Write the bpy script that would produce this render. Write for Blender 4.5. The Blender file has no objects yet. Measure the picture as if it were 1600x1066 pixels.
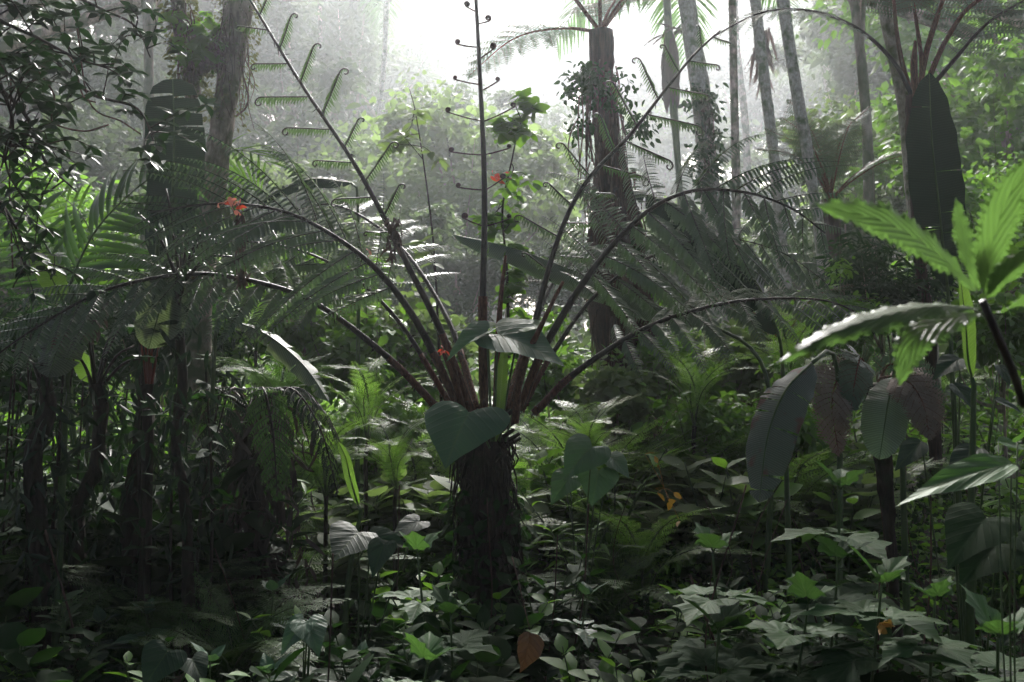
import bpy, math, numpy as np
from mathutils import Vector, Matrix, Euler
PI = math.pi
R = math.radians
scene = bpy.context.scene
C = scene.collection
rs = np.random.RandomState(11)

# ------------------------------------------------------------------ camera
PITCH = R(3.0)
CAMZ = 1.5
cd = bpy.data.cameras.new('camera')
cam = bpy.data.objects.new('camera', cd)
C.objects.link(cam)
cam.location = (0, 0, CAMZ)
cam.rotation_euler = (R(90) + PITCH, 0, 0)
cd.lens = 35
cd.sensor_width = 36
cd.clip_start = 0.05
cd.clip_end = 600
cd.dof.use_dof = True
cd.dof.focus_distance = 5.6
cd.dof.aperture_fstop = 6.3
scene.camera = cam
F = 35 / 36 * 1600

# ------------------------------------------------------------------ world, sun, exposure
SUN_EL, SUN_AZ = R(38), R(4)          # azimuth measured from +Y towards +X: the sun stands ahead of the camera
w = bpy.data.worlds.new('World')
scene.world = w
w.use_nodes = True
wn = w.node_tree
sky = wn.nodes.new('ShaderNodeTexSky')
sky.sky_type = 'NISHITA'
sky.sun_disc = False
sky.sun_elevation = SUN_EL
sky.sun_rotation = SUN_AZ
sky.air_density = 1.0
sky.dust_density = 7.0
sky.ozone_density = 1.0
wn.links.new(sky.outputs[0], wn.nodes['Background'].inputs[0])
wn.nodes['Background'].inputs[1].default_value = 0.08
sd = bpy.data.lights.new('sun', 'SUN')
sd.energy = 5.0
sd.angle = R(12)
sd.color = (1.0, 0.98, 0.95)
sun = bpy.data.objects.new('sun', sd)
C.objects.link(sun)
sdir = Vector((math.sin(SUN_AZ) * math.cos(SUN_EL), math.cos(SUN_AZ) * math.cos(SUN_EL), math.sin(SUN_EL)))
sun.rotation_euler = sdir.to_track_quat('Z', 'Y').to_euler()
sun.location = (0, 20, 40)
scene.view_settings.view_transform = 'Standard'
scene.view_settings.look = 'None'
scene.view_settings.gamma = 1
scene.view_settings.exposure = 1.85
cy = scene.cycles
cy.max_bounces = 7
cy.diffuse_bounces = 3
cy.glossy_bounces = 2
cy.transmission_bounces = 4
cy.volume_bounces = 3
cy.transparent_max_bounces = 4
cy.caustics_reflective = False
cy.caustics_refractive = False
cy.use_denoising = True
cy.sample_clamp_indirect = 4
cy.use_adaptive_sampling = True
cy.adaptive_threshold = 0.02

HAZE = 0.0018

# ------------------------------------------------------------------ numpy helpers
def A(*a): return np.array(a, float)
def nrm(v):
    v = np.asarray(v, float)
    return v / np.maximum(np.linalg.norm(v, axis=-1, keepdims=True), 1e-9)
UP = A(0, 0, 1); DOWN = -UP; TOCAM = A(0, -1, 0)
def P(px, py, Y):
    """point seen at photo pixel (px,py), Y metres ahead of the camera"""
    d = A((px - 800) / F, math.cos(PITCH) - (533 - py) / F * math.sin(PITCH), math.sin(PITCH) + (533 - py) / F * math.cos(PITCH))
    return A(0, 0, CAMZ) + d * (Y / d[1])
def ground_h(x, y):
    x = np.asarray(x, float); y = np.asarray(y, float)
    t = np.clip((y - 9) / 130, 0, 1)
    side = np.clip((np.abs(x + 1) - 5) / 90, 0, 2)
    h = 1.2 * np.clip((y - 5.8) / 9, 0, 1) ** .9 + 5 * t + 38 * side ** 1.25 * np.clip((y - 6) / 60, 0, 1) ** 1.1 * (1 - 0.2 * t)
    h = h + 0.07 * np.sin(x * 1.3 + 1) * np.cos(y * 0.9) + 0.04 * np.sin(x * 3.1) * np.sin(y * 2.7 + 2)
    h = h + 0.5 * np.clip((y - 20) / 30, 0, 1) * np.sin(x * .21 + 2) * np.cos(y * .17)
    return h
def G(px, Y):
    x = (px - 800) / F * Y
    return A(x, Y, float(ground_h(x, Y)))
def curve(pts, n):
    """Catmull-Rom through pts, n samples even in arc length"""
    p = np.asarray(pts, float)
    if len(p) == 2: p = np.array([p[0], (p[0] + p[1]) / 2, p[1]])
    q = np.vstack([2 * p[0] - p[1], p, 2 * p[-1] - p[-2]])
    out = []
    t = np.linspace(0, 1, 16, endpoint=False)[:, None]
    for i in range(len(p) - 1):
        a, b, c, d = q[i], q[i + 1], q[i + 2], q[i + 3]
        out.append(.5 * ((2 * b) + (c - a) * t + (2 * a - 5 * b + 4 * c - d) * t ** 2 + (3 * b - a - 3 * c + d) * t ** 3))
    o = np.vstack(out + [p[-1:]])
    s = np.concatenate([[0], np.cumsum(np.linalg.norm(np.diff(o, axis=0), axis=1))])
    u = np.linspace(0, s[-1], n)
    return np.stack([np.interp(u, s, o[:, k]) for k in range(o.shape[1])], 1)
def pcurve(pts, n=28, Y=None):
    return curve([P(*(q if len(q) == 3 else (q[0], q[1], Y))) for q in pts], n)
def tang(c): return nrm(np.gradient(c, axis=0))
def arclen(c): return float(np.linalg.norm(np.diff(c, axis=0), axis=1).sum())

class MB:
    def __init__(s): s.v = []; s.f = []; s.u = []; s.n = 0
    def add(s, v, f, uv=None):
        v = np.asarray(v, float).reshape(-1, 3); f = np.asarray(f, int).reshape(-1, 3)
        if uv is None: uv = np.zeros((len(v), 2))
        s.v.append(v); s.f.append(f + s.n); s.u.append(np.asarray(uv, float).reshape(-1, 2)); s.n += len(v)
    def mesh(s, name, mat, origin=None, smooth=True):
        me = bpy.data.meshes.new(name)
        v = np.vstack(s.v); f = np.vstack(s.f); u = np.vstack(s.u)
        if origin is not None: v = v - np.asarray(origin)
        me.vertices.add(len(v)); me.vertices.foreach_set('co', v.astype(np.float32).ravel())
        me.loops.add(len(f) * 3); me.loops.foreach_set('vertex_index', f.astype(np.int32).ravel())
        me.polygons.add(len(f)); me.polygons.foreach_set('loop_start', np.arange(0, len(f) * 3, 3, dtype=np.int32))
        me.update(calc_edges=True)
        if smooth: me.polygons.foreach_set('use_smooth', np.ones(len(f), bool))
        l = me.uv_layers.new(name='uv')
        l.data.foreach_set('uv', u[f.ravel()].astype(np.float32).ravel())
        me.materials.append(mat)
        return me
ORG = {}
def empty(name, loc, label=None, cat=None, group=None):
    o = bpy.data.objects.new(name, None); C.objects.link(o)
    o.location = Vector([float(t) for t in loc]); o.empty_display_size = .1
    ORG[o] = np.asarray(loc, float)
    tag(o, label, cat, group)
    return o
def tag(o, label=None, cat=None, group=None, kind=None):
    if label: o['label'] = label
    if cat: o['category'] = cat
    if group: o['group'] = group
    if kind: o['kind'] = kind
    return o
def part(name, mb, mat, parent, label=None):
    me = mb if isinstance(mb, bpy.types.Mesh) else mb.mesh(name, mat, ORG.get(parent))
    o = bpy.data.objects.new(name, me); C.objects.link(o); o.parent = parent
    ORG[o] = ORG.get(parent)
    if label: o['label'] = label
    return o
def solo(name, mb, mat, label=None, cat=None, group=None, kind=None, origin=None):
    if origin is None: origin = np.zeros(3)
    o = bpy.data.objects.new(name, mb.mesh(name, mat, origin)); C.objects.link(o)
    o.location = Vector([float(t) for t in origin]); ORG[o] = origin
    return tag(o, label, cat, group, kind)
def copy_tree(o, parent=None):
    c = o.copy(); C.objects.link(c)
    if parent is not None: c.parent = parent
    for ch in list(o.children): copy_tree(ch, c)
    return c
PROTO = []
def proto(name):
    o = empty(name, (0, 0, 0)); PROTO.append(o); return o
def remove_tree(o):
    for ch in list(o.children): remove_tree(ch)
    bpy.data.objects.remove(o)
def spawn(src, loc, rz=0, s=1.0, name=None, label=None, cat=None, group=None, tilt=(0, 0)):
    o = copy_tree(src)
    o.location = Vector([float(t) for t in loc]); o.rotation_euler = (tilt[0], tilt[1], rz)
    o.scale = (s, s, s) if np.isscalar(s) else s
    if name: o.name = name
    return tag(o, label, cat, group)

# ------------------------------------------------------------------ shapes
def tube(mb, c, r, sides=6, ref=None, lump=0.0, seed=0, squash=1.0):
    c = np.asarray(c, float); n = len(c)
    r = np.broadcast_to(np.asarray(r, float), (n,)) if np.ndim(r) < 1 or len(r) == n else np.interp(np.linspace(0, 1, n), np.linspace(0, 1, len(r)), r)
    T = tang(c)
    if ref is None:
        m = np.abs(T).mean(0); ref = np.eye(3)[int(np.argmin(m))]
    S = nrm(np.cross(T, ref)); N = np.cross(S, T)
    a = np.linspace(0, 2 * PI, sides, endpoint=False)
    rr = r[:, None] * np.ones((n, sides))
    if lump:
        i = np.arange(n)[:, None]
        rr = rr * (1 + lump * (np.sin(a * 2 + seed + i * .13) * .5 + np.sin(a * 3 - seed * 2 + i * .31) * .4 + np.sin(a * 5 + i * .53 + seed) * .3 + np.sin(i * .47 + seed) * .4 + .35 * np.random.RandomState(seed).randn(n, sides)))
    v = c[:, None] + (np.cos(a)[None, :, None] * S[:, None] + np.sin(a)[None, :, None] * N[:, None] * squash) * rr[:, :, None]
    i, j = np.meshgrid(np.arange(n - 1), np.arange(sides), indexing='ij')
    q0 = i * sides + j; q1 = i * sides + (j + 1) % sides; q2 = q1 + sides; q3 = q0 + sides
    f = np.concatenate([np.stack([q0, q1, q2], -1).reshape(-1, 3), np.stack([q0, q2, q3], -1).reshape(-1, 3)])
    L = np.concatenate([[0], np.cumsum(np.linalg.norm(np.diff(c, axis=0), axis=1))])
    uv = np.stack(np.broadcast_arrays(a[None] / (2 * PI), L[:, None]), -1)
    v = v.reshape(-1, 3)
    v = np.vstack([v, c[:1], c[-1:]]); k = n * sides
    j = np.arange(sides)
    f = np.vstack([f, np.stack([np.full(sides, k), (j + 1) % sides, j], 1), np.stack([np.full(sides, k + 1), (n - 1) * sides + j, (n - 1) * sides + (j + 1) % sides], 1)])
    mb.add(v, f, np.vstack([uv.reshape(-1, 2), [[0, 0], [0, L[-1]]]]))

def strip_tmpl(xs, hw, fold=0.25, bend=0.0, teeth=0.0):
    """unit leaf along +X, blade in XY, V-fold and bend in Z"""
    xs = np.asarray(xs, float); hw = np.asarray(hw, float); n = len(xs)
    z = -bend * xs ** 2
    v = np.zeros((n, 3, 3))
    for k, sgn in ((0, -1), (1, 0), (2, 1)):
        v[:, k, 0] = xs + (teeth * hw if k != 1 else 0); v[:, k, 1] = sgn * hw; v[:, k, 2] = z + (abs(sgn) * hw * fold)
    f = []
    for i in range(n - 1):
        for k in range(2):
            a = i * 3 + k; f += [[a, a + 3, a + 4], [a, a + 4, a + 1]]
    uv = np.stack([np.tile([-1, 0, 1], (n, 1)), np.repeat(xs[:, None], 3, 1)], -1)
    return v.reshape(-1, 3), np.array(f), uv.reshape(-1, 2)
T_PIN = strip_tmpl(np.linspace(0, 1, 4), [.13, .17, .12, .01], .15)
T_PINT = strip_tmpl(np.linspace(0, 1, 12), [.15, .09, .19, .10, .19, .10, .17, .08, .14, .06, .08, .0], .3, .2, .4)
T_NEED = strip_tmpl(np.linspace(0, 1, 5), [.06, .09, .08, .05, 0], .3, .25)
T_LEAF = strip_tmpl([0, .18, .45, .75, 1], [.02, .2, .26, .15, 0], .22, .18)
T_LEAF2 = strip_tmpl([0, .3, .7, 1], [.02, .24, .18, 0], .2, .2)
T_LONG = strip_tmpl([0, .2, .5, .8, 1], [.02, .07, .085, .05, 0], .4, .25)
T_PALM = strip_tmpl(np.linspace(0, 1, 8), [.012, .03, .036, .036, .033, .026, .015, .0], .5, .28)
T_ROUND = strip_tmpl([0, .12, .35, .65, .9, 1], [.08, .3, .4, .34, .13, 0], .12, .2)

def stamp(mb, tm, O, X, Z, L, W=None):
    """place template tm at origins O with X axis, Z hint, length L and width factor W"""
    tv, tf, tu = tm
    O = np.asarray(O, float).reshape(-1, 3); m = len(O)
    if m == 0: return
    X = nrm(X); Yv = nrm(np.cross(Z, X)); Zv = np.cross(X, Yv)
    L = np.broadcast_to(np.asarray(L, float), (m,)); W = L if W is None else L * np.broadcast_to(np.asarray(W, float), (m,))
    v = O[:, None] + tv[None, :, 0:1] * (X * L[:, None])[:, None] + tv[None, :, 1:2] * (Yv * W[:, None])[:, None] + tv[None, :, 2:3] * (Zv * L[:, None])[:, None]
    f = tf[None] + (np.arange(m) * len(tv))[:, None, None]
    mb.add(v, f, np.tile(tu, (m, 1)))

def frond(ms, ml, c, r, s0=.15, npin=22, Lmax=.5, prof=None, hint=UP, a0=78, a1=40, droop=.5, curl=0, m=22, plen=.06,
          tm=T_PINT, pdroop=.25, stalk_r=.0022, jit=.06, step=None, padd=None, seed=0, prune=0.0, ptaper=1.0, pback=0.0, rev=0.0, lit=None):
    """fern frond: rachis c (n,3), pinnae on both sides, pinnules stamped along each pinna"""
    q = np.random.RandomState(seed)
    n = len(c); T = tang(c); hint = np.asarray(hint, float)
    if hint.ndim == 1: hint = np.tile(hint, (n, 1))
    N = nrm(hint - (hint * T).sum(1)[:, None] * T); S = np.cross(T, N)
    tube(ms, c, r, 8)
    if prof is None: prof = lambda s: np.interp(s, [0, .25, .7, 1], [.55, 1, .75, .12])
    Os, Xs, Zs, Ls = [], [], [], []
    for k in range(npin):
        for side in (-1, 1):
            if q.rand() < prune: continue
            s = s0 + (1 - s0) * (k + .5 + .22 * side) / npin
            fi = s * (n - 1); i = int(min(fi, n - 2)); fr = fi - i
            o = c[i] * (1 - fr) + c[i + 1] * fr
            t_, n_, s_ = T[i], N[i], S[i] * side
            g = (s - s0) / (1 - s0)
            a = R(a0 + (a1 - a0) * g + q.randn() * 4)
            D = nrm(math.cos(a) * t_ + math.sin(a) * s_ + q.randn(3) * jit + (n_ * rev))
            L = Lmax * float(prof(g)) * (1 + q.randn() * (.17 if curl else .07))
            if L < .02: continue
            mm = max(5, int(m * (L / Lmax) ** .8))
            t = np.linspace(0, 1, mm + 1)
            dirs = nrm(D[None] + (DOWN * droop * L / Lmax)[None] * (t ** 1.3)[:, None] + (t_ * .25)[None] * t[:, None] - pback * (t_)[None] * t[:, None])
            stp = np.full(mm + 1, L / mm)
            if curl:
                E = nrm(DOWN - (DOWN @ D) * D + .15 * s_)
                u = np.clip((t - .62) / .38, 0, 1); th = R(curl * (1 + q.randn() * .12)) * u ** 1.3
                dirs = np.cos(th)[:, None] * dirs + np.sin(th)[:, None] * E[None]
                dirs = nrm(dirs)
                stp = stp * (1 - .55 * u)
            pts = o + np.vstack([np.zeros(3), np.cumsum(dirs[:-1] * stp[:-1, None], axis=0)])
            tube(ms, pts, np.linspace(stalk_r, stalk_r * (.3 if not curl else 1.1), len(pts)), 4, ref=n_)
            pn = nrm(n_[None] - (dirs * n_[None]).sum(1)[:, None] * dirs)
            ps = np.cross(dirs, pn)
            for s2 in (-1, 1):
                tt = t[1:]; b = R(68) + q.randn(mm) * .06
                X = np.cos(b)[:, None] * dirs[1:] + np.sin(b)[:, None] * ps[1:] * s2 + DOWN * pdroop + q.randn(mm, 3) * .05
                l = plen * np.interp(tt, [0, .12, .6, .93, 1], [.6, 1, .85, .3, .12]) * (.6 + .4 * L / Lmax) * (1 + .1 * q.randn(mm))
                if curl: l = l * np.interp(tt, [0, .5, 1], [.7, 1, .42])
                Os.append(pts[1:]); Xs.append(nrm(X)); Zs.append(pn[1:] if lit is None else nrm(pn[1:] * (1 - lit) + A(0, -.5, .87) * lit * 1.3 + q.randn(mm, 3) * .18)); Ls.append(l)
    if Os: stamp(ml, tm, np.vstack(Os), np.vstack(Xs), np.vstack(Zs), np.concatenate(Ls))

def spiral(mb, o, D, E, L, r0, coil, turns=1.6, r1=None, sides=7):
    """straight arm from o along D, ending in a coil that bends towards E"""
    n = 40
    t = np.linspace(0, 1, n)
    th = np.where(t < .45, t * .35, .16 + (2 * PI * turns) * (np.clip(t - .45, 0, 1) / .55) ** 1.1)
    D = nrm(D); E = nrm(E - (E @ D) * D)
    dirs = np.cos(th)[:, None] * D + np.sin(th)[:, None] * E
    stp = np.where(t < .45, L / (n * .45), coil * 2 * PI * turns / (n * .55) * (1.0 - .75 * np.clip((t - .45) / .55, 0, 1)))
    pts = o + np.vstack([np.zeros(3), np.cumsum(dirs[:-1] * stp[:-1, None], 0)])
    rr = np.where(t < .45, r0, r0 + ((r1 or r0 * 1.8) - r0) * np.clip((t - .45) / .25, 0, 1)) * np.where(t > .8, 1 - .5 * (t - .8) / .2, 1)
    ax = np.cross(D, E)
    tube(mb, pts, rr, sides, ref=ax)
    for i in range(2, n - 4, 1):                    # the small folded buds along the arm
        nn = np.cross(ax, dirs[i])
        for sg in (-1, 1):
            stamp(mb, T_LEAF2, [pts[i]], [nn * .8 * (-1) + ax * sg * .6 + dirs[i] * .2], [dirs[i]], r0 * 2.6)
    return pts

def blade(mb, c, hw, hint=UP, fold=.25, cup=.0, nu=7, tears=0, tear_gap=.012, wave=.0, seed=0, left=1.0, right=1.0, teeth=0, ragged=0.0, tang_sag=.25):
    """long leaf blade along centre curve c; hw(v) gives the half width; tears split each side into strips"""
    q = np.random.RandomState(seed)
    n = len(c); T = tang(c); hint = np.asarray(hint, float)
    hint = np.tile(hint, (n, 1)) if hint.ndim == 1 else hint
    N = nrm(hint - (hint * T).sum(1)[:, None] * T); S = np.cross(T, N)
    Ltot = arclen(c)
    for side, sc in ((-1, left), (1, right)):
        cuts = [0, 1]
        if tears:
            cuts = [0] + sorted(q.uniform(.08, .95, max(1, int(tears * (1.0 if sc >= 1 else 1.6))))) + [1]
        for a, b in zip(cuts[:-1], cuts[1:]):
            if b - a < .012: continue
            nv = max(3, int((b - a) * n * 1.4) + 2)
            vv = np.linspace(a, b, nv); uu = np.linspace(0, 1, nu)
            V, U = np.meshgrid(vv, uu, indexing='ij')
            gap = tear_gap * (len(cuts) > 2)
            Vw = V + (np.where(a > 0, gap, 0) * (1 - (V - a) / (b - a)) - np.where(b < 1, gap, 0) * ((V - a) / (b - a))) * U
            sag = q.uniform(-1, 1) * tang_sag * (len(cuts) > 2)
            fi = np.clip(Vw, 0, 1) * (n - 1)
            def samp(arr): return np.stack([np.interp(fi, np.arange(n), arr[:, k]) for k in range(3)], -1)
            cc, TT, NN, SS = samp(c), samp(T), samp(N), samp(S)
            W = hw(V) * sc
            if teeth: W = W * (1 - .24 * (1 - np.abs(((V * teeth) % 1) * 2 - .6)) * (U > .8))
            if ragged: W = W * (1 - ragged * (q.rand() ** 2) * U)
            ang = fold - cup * U + sag * U
            sl = np.interp(V, [0, 1], [.35, .55]) * 0.0
            off = SS * side * (U * W * np.cos(ang))[..., None] + NN * (U * W * np.sin(ang) + wave * U ** 2 * np.sin(V * 37 * (1 + .2 * side) + side * 2 + seed) * 1.0)[..., None] + TT * (sl * U * W)[..., None]
            v = (cc + off).reshape(-1, 3)
            i, j = np.meshgrid(np.arange(nv - 1), np.arange(nu - 1), indexing='ij')
            q0 = i * nu + j; q1 = q0 + 1; q2 = q1 + nu; q3 = q0 + nu
            f = np.concatenate([np.stack([q0, q1, q2], -1).reshape(-1, 3), np.stack([q0, q2, q3], -1).reshape(-1, 3)])
            mb.add(v, f, np.stack([U * side, Vw * Ltot / .35], -1).reshape(-1, 2))

HEART = curve([(0, 0), (-.1, .1), (-.17, .25), (-.1, .4), (.08, .47), (.3, .42), (.55, .28), (.8, .12), (1, 0)], 22)
OVATE = curve([(0, 0), (-.01, .12), (.08, .28), (.28, .36), (.55, .27), (.8, .12), (1, 0)], 18)
_l = [(0, 0), (-.08, .1), (-.1, .26), (.02, .36), (.0, .55), (.2, .46), (.36, .3), (.46, .34), (.56, .44), (.62, .27), (.74, .15), (.85, .09), (1, 0)]
LOBED = np.array([p for a, b in zip(_l[:-1], _l[1:]) for p in (a, ((a[0] * 2 + b[0]) / 3 + .008, (a[1] * 2 + b[1]) / 3 - .012), ((a[0] + b[0] * 2) / 3 - .004, (a[1] + b[1] * 2) / 3 + .006))] + [(1, 0)])
def broad(mb, base, tip, hint=UP, outline=HEART, width=1.0, fold=.25, droop=.18, edge=.15, wav=.02, rings=6, seed=0):
    q = np.random.RandomState(seed)
    base = np.asarray(base, float); tip = np.asarray(tip, float)
    L = np.linalg.norm(tip - base); X = (tip - base) / L
    Z = nrm(np.asarray(hint, float) - (np.asarray(hint, float) @ X) * X); Y = np.cross(Z, X)
    o = np.vstack([outline, (outline[1:-1] * [1, -1])[::-1]]); m = len(o)
    c0 = A(.06, 0)
    ks = np.linspace(0, 1, rings + 1)[1:]
    pts = np.vstack([c0[None]] + [c0 + (o - c0) * k for k in ks])
    x = pts[:, 0]; y = pts[:, 1] * width
    th = np.arctan2(pts[:, 1], pts[:, 0] - .06); rr = np.hypot(pts[:, 1], pts[:, 0] - .06)
    z = fold * np.abs(y) * (1 - .5 * np.abs(y)) - droop * np.clip(x, 0, 1) ** 2 - edge * np.abs(y) ** 2 * 1.5 - droop * .6 * np.clip(-x, 0, 1)
    z = z + wav * rr * np.sin(th * 9 + seed) + wav * .7 * rr * np.sin(th * 4 + seed * 2) + droop * .25 * x
    v = base + L * (x[:, None] * X + y[:, None] * Y + z[:, None] * Z)
    f = []
    for j in range(m):
        j2 = (j + 1) % m
        f.append([0, 1 + j, 1 + j2])
        for k in range(rings - 1):
            a = 1 + k * m
            f += [[a + j, a + m + j, a + m + j2], [a + j, a + m + j2, a + j2]]
    mb.add(v, f, np.stack([pts[:, 1] * 2, x + .2], -1))

def leafcloud(mb, pts, size, tm=T_LEAF2, up=.6, q=rs, droop=.3, centre=None, out=.4, wvar=.25, W=None):
    m = len(pts)
    X = q.randn(m, 3) * [1, 1, .45]
    if centre is not None: X = nrm(X) + out * nrm(pts - centre)
    X = nrm(X) + DOWN * droop
    Z = q.randn(m, 3) * .55 + UP * up * 1.6
    stamp(mb, tm, pts, X, Z, size * (1 + wvar * q.randn(m)).clip(.4, 1.9), W)

# ------------------------------------------------------------------ materials
def newmat(name):
    m = bpy.data.materials.new(name); m.use_nodes = True
    nt = m.node_tree; nt.nodes.clear()
    out = nt.nodes.new('ShaderNodeOutputMaterial')
    return m, nt, out
def nd(nt, typ, **k):
    n = nt.nodes.new(typ)
    for a, b in k.items():
        if a.startswith('i_'):
            n.inputs[int(a[2:])].default_value = b
        else: setattr(n, a, b)
    return n
def mth(nt, op, a, b=None):
    n = nt.nodes.new('ShaderNodeMath'); n.operation = op
    for i, v in enumerate((a, b)):
        if v is None: continue
        if isinstance(v, (int, float)): n.inputs[i].default_value = v
        else: nt.links.new(v, n.inputs[i])
    return n.outputs[0]
def mixc(nt, f, a, b, mode='MIX'):
    n = nt.nodes.new('ShaderNodeMix'); n.data_type = 'RGBA'; n.blend_type = mode
    for i, v in ((0, f), (6, a), (7, b)):
        if isinstance(v, (int, float)): n.inputs[i].default_value = v
        elif isinstance(v, tuple): n.inputs[i].default_value = v if len(v) == 4 else v + (1,)
        else: nt.links.new(v, n.inputs[i])
    return n.outputs[2]
def leafmat(name, top, top2, trans, tf=.35, rough=.42, vein=None, blot=None, spec=.5, bump=.25, veincol=None, nscale=9):
    m, nt, out = newmat(name); L = nt.links
    geo = nd(nt, 'ShaderNodeNewGeometry'); tc = nd(nt, 'ShaderNodeTexCoord')
    oi = nd(nt, 'ShaderNodeObjectInfo')
    rnd = mth(nt, 'ADD', mth(nt, 'MULTIPLY', geo.outputs['Random Per Island'], .7), mth(nt, 'MULTIPLY', oi.outputs['Random'], .3))
    no = nd(nt, 'ShaderNodeTexNoise'); no.inputs['Scale'].default_value = nscale; no.inputs['Detail'].default_value = 4
    L.new(tc.outputs['Object'], no.inputs['Vector'])
    f = mth(nt, 'ADD', mth(nt, 'MULTIPLY', rnd, .6), mth(nt, 'MULTIPLY', no.outputs[0], .5))
    col = mixc(nt, f, top, top2)
    h = no.outputs[0]
    if vein:
        freq, slope, thin = vein
        uv = nd(nt, 'ShaderNodeSeparateXYZ'); L.new(tc.outputs['UV'], uv.inputs[0])
        au = mth(nt, 'ABSOLUTE', uv.outputs[0])
        ph = mth(nt, 'MULTIPLY', mth(nt, 'SUBTRACT', uv.outputs[1], mth(nt, 'MULTIPLY', au, slope)), freq)
        ph = mth(nt, 'ADD', ph, mth(nt, 'MULTIPLY', no.outputs[0], .35))
        sn = mth(nt, 'ABSOLUTE', mth(nt, 'SINE', mth(nt, 'MULTIPLY', ph, PI)))
        line = mth(nt, 'POWER', mth(nt, 'SUBTRACT', 1.0, sn), thin)
        mid = mth(nt, 'SUBTRACT', 1.0, mth(nt, 'MINIMUM', mth(nt, 'MULTIPLY', au, 22), 1.0))
        vn = mth(nt, 'MAXIMUM', mth(nt, 'MULTIPLY', line, .45), mid)
        col = mixc(nt, vn, col, veincol or tuple(min(1, c * 2.6 + .01) for c in top2))
        h = mth(nt, 'SUBTRACT', mth(nt, 'MULTIPLY', no.outputs[0], .25), mth(nt, 'MULTIPLY', line, .8))
    if blot:
        n2 = nd(nt, 'ShaderNodeTexNoise'); n2.inputs['Scale'].default_value = blot[1]; n2.inputs['Detail'].default_value = 6
        L.new(tc.outputs['Object'], n2.inputs['Vector'])
        bf = mth(nt, 'MULTIPLY', mth(nt, 'SUBTRACT', n2.outputs[0], blot[2]), 14)
        bf = nd(nt, 'ShaderNodeClamp').outputs[0] if False else mth(nt, 'MAXIMUM', mth(nt, 'MINIMUM', bf, 1.0), 0.0)
        col = mixc(nt, bf, col, blot[0])
    p = nd(nt, 'ShaderNodeBsdfPrincipled')
    p.inputs['Roughness'].default_value = rough; p.inputs['Specular IOR Level'].default_value = spec
    L.new(col, p.inputs['Base Color'])
    t = nd(nt, 'ShaderNodeBsdfTranslucent')
    tcol = mixc(nt, f, trans, tuple(c * .6 for c in trans))
    if blot: tcol = mixc(nt, bf, tcol, tuple(c * .5 for c in blot[0]))
    if vein: tcol = mixc(nt, mth(nt, 'MULTIPLY', vn, .55), tcol, tuple(c * .35 for c in trans))
    L.new(tcol, t.inputs[0])
    if bump:
        b = nd(nt, 'ShaderNodeBump'); b.inputs['Strength'].default_value = bump; b.inputs['Distance'].default_value = .01
        L.new(h, b.inputs['Height']); L.new(b.outputs[0], p.inputs['Normal']); L.new(b.outputs[0], t.inputs['Normal'])
    ms = nd(nt, 'ShaderNodeMixShader'); ms.inputs[0].default_value = tf
    L.new(p.outputs[0], ms.inputs[1]); L.new(t.outputs[0], ms.inputs[2]); L.new(ms.outputs[0], out.inputs[0])
    return m
def barkmat(name, c1, c2, moss=None, mf=.5, scale=14, stretch=.25, bump=.7, rough=.85):
    m, nt, out = newmat(name); L = nt.links
    tc = nd(nt, 'ShaderNodeTexCoord'); mp = nd(nt, 'ShaderNodeMapping'); mp.inputs['Scale'].default_value = (1, 1, stretch)
    L.new(tc.outputs['Object'], mp.inputs[0])
    n1 = nd(nt, 'ShaderNodeTexNoise'); n1.inputs['Scale'].default_value = scale; n1.inputs['Detail'].default_value = 8; n1.inputs['Roughness'].default_value = .65
    L.new(mp.outputs[0], n1.inputs['Vector'])
    rmp = nd(nt, 'ShaderNodeMapRange'); rmp.inputs[1].default_value = .35; rmp.inputs[2].default_value = .65
    L.new(n1.outputs[0], rmp.inputs[0])
    col = mixc(nt, rmp.outputs[0], c1, c2)
    if moss:
        n2 = nd(nt, 'ShaderNodeTexNoise'); n2.inputs['Scale'].default_value = scale * .28; n2.inputs['Detail'].default_value = 6
        L.new(tc.outputs['Object'], n2.inputs['Vector'])
        r2 = nd(nt, 'ShaderNodeMapRange'); r2.inputs[1].default_value = 1 - mf - .08; r2.inputs[2].default_value = 1 - mf + .08
        L.new(n2.outputs[0], r2.inputs[0])
        col = mixc(nt, r2.outputs[0], col, moss)
    p = nd(nt, 'ShaderNodeBsdfPrincipled'); p.inputs['Roughness'].default_value = rough; p.inputs['Specular IOR Level'].default_value = .25
    L.new(col, p.inputs['Base Color'])
    b = nd(nt, 'ShaderNodeBump'); b.inputs['Strength'].default_value = bump; b.inputs['Distance'].default_value = .02
    L.new(n1.outputs[0], b.inputs['Height']); L.new(b.outputs[0], p.inputs['Normal']); L.new(p.outputs[0], out.inputs[0])
    return m

M = {}
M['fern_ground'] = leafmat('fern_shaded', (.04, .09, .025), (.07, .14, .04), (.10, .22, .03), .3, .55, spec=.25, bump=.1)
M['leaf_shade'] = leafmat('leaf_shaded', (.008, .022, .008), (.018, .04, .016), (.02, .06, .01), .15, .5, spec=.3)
M['fern'] = leafmat('fern_green', (.06, .10, .05), (.11, .15, .085), (.09, .17, .04), .25, .42, spec=.6, bump=.1)
M['fern_young'] = leafmat('fern_young_green', (.035, .07, .025), (.055, .10, .035), (.10, .19, .04), .32, .45, bump=.1)
M['fern_light'] = leafmat('fern_light_green', (.08, .18, .035), (.14, .25, .06), (.26, .5, .06), .42, .4, bump=.1)
M['fern_dead'] = leafmat('fern_withered', (.19, .145, .115), (.29, .23, .18), (.16, .09, .05), .3, .7, bump=.1)
M['stalk_dark'] = barkmat('stalk_dark', (.012, .010, .008), (.04, .028, .018), None, scale=60, bump=.4, rough=.5)
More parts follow.
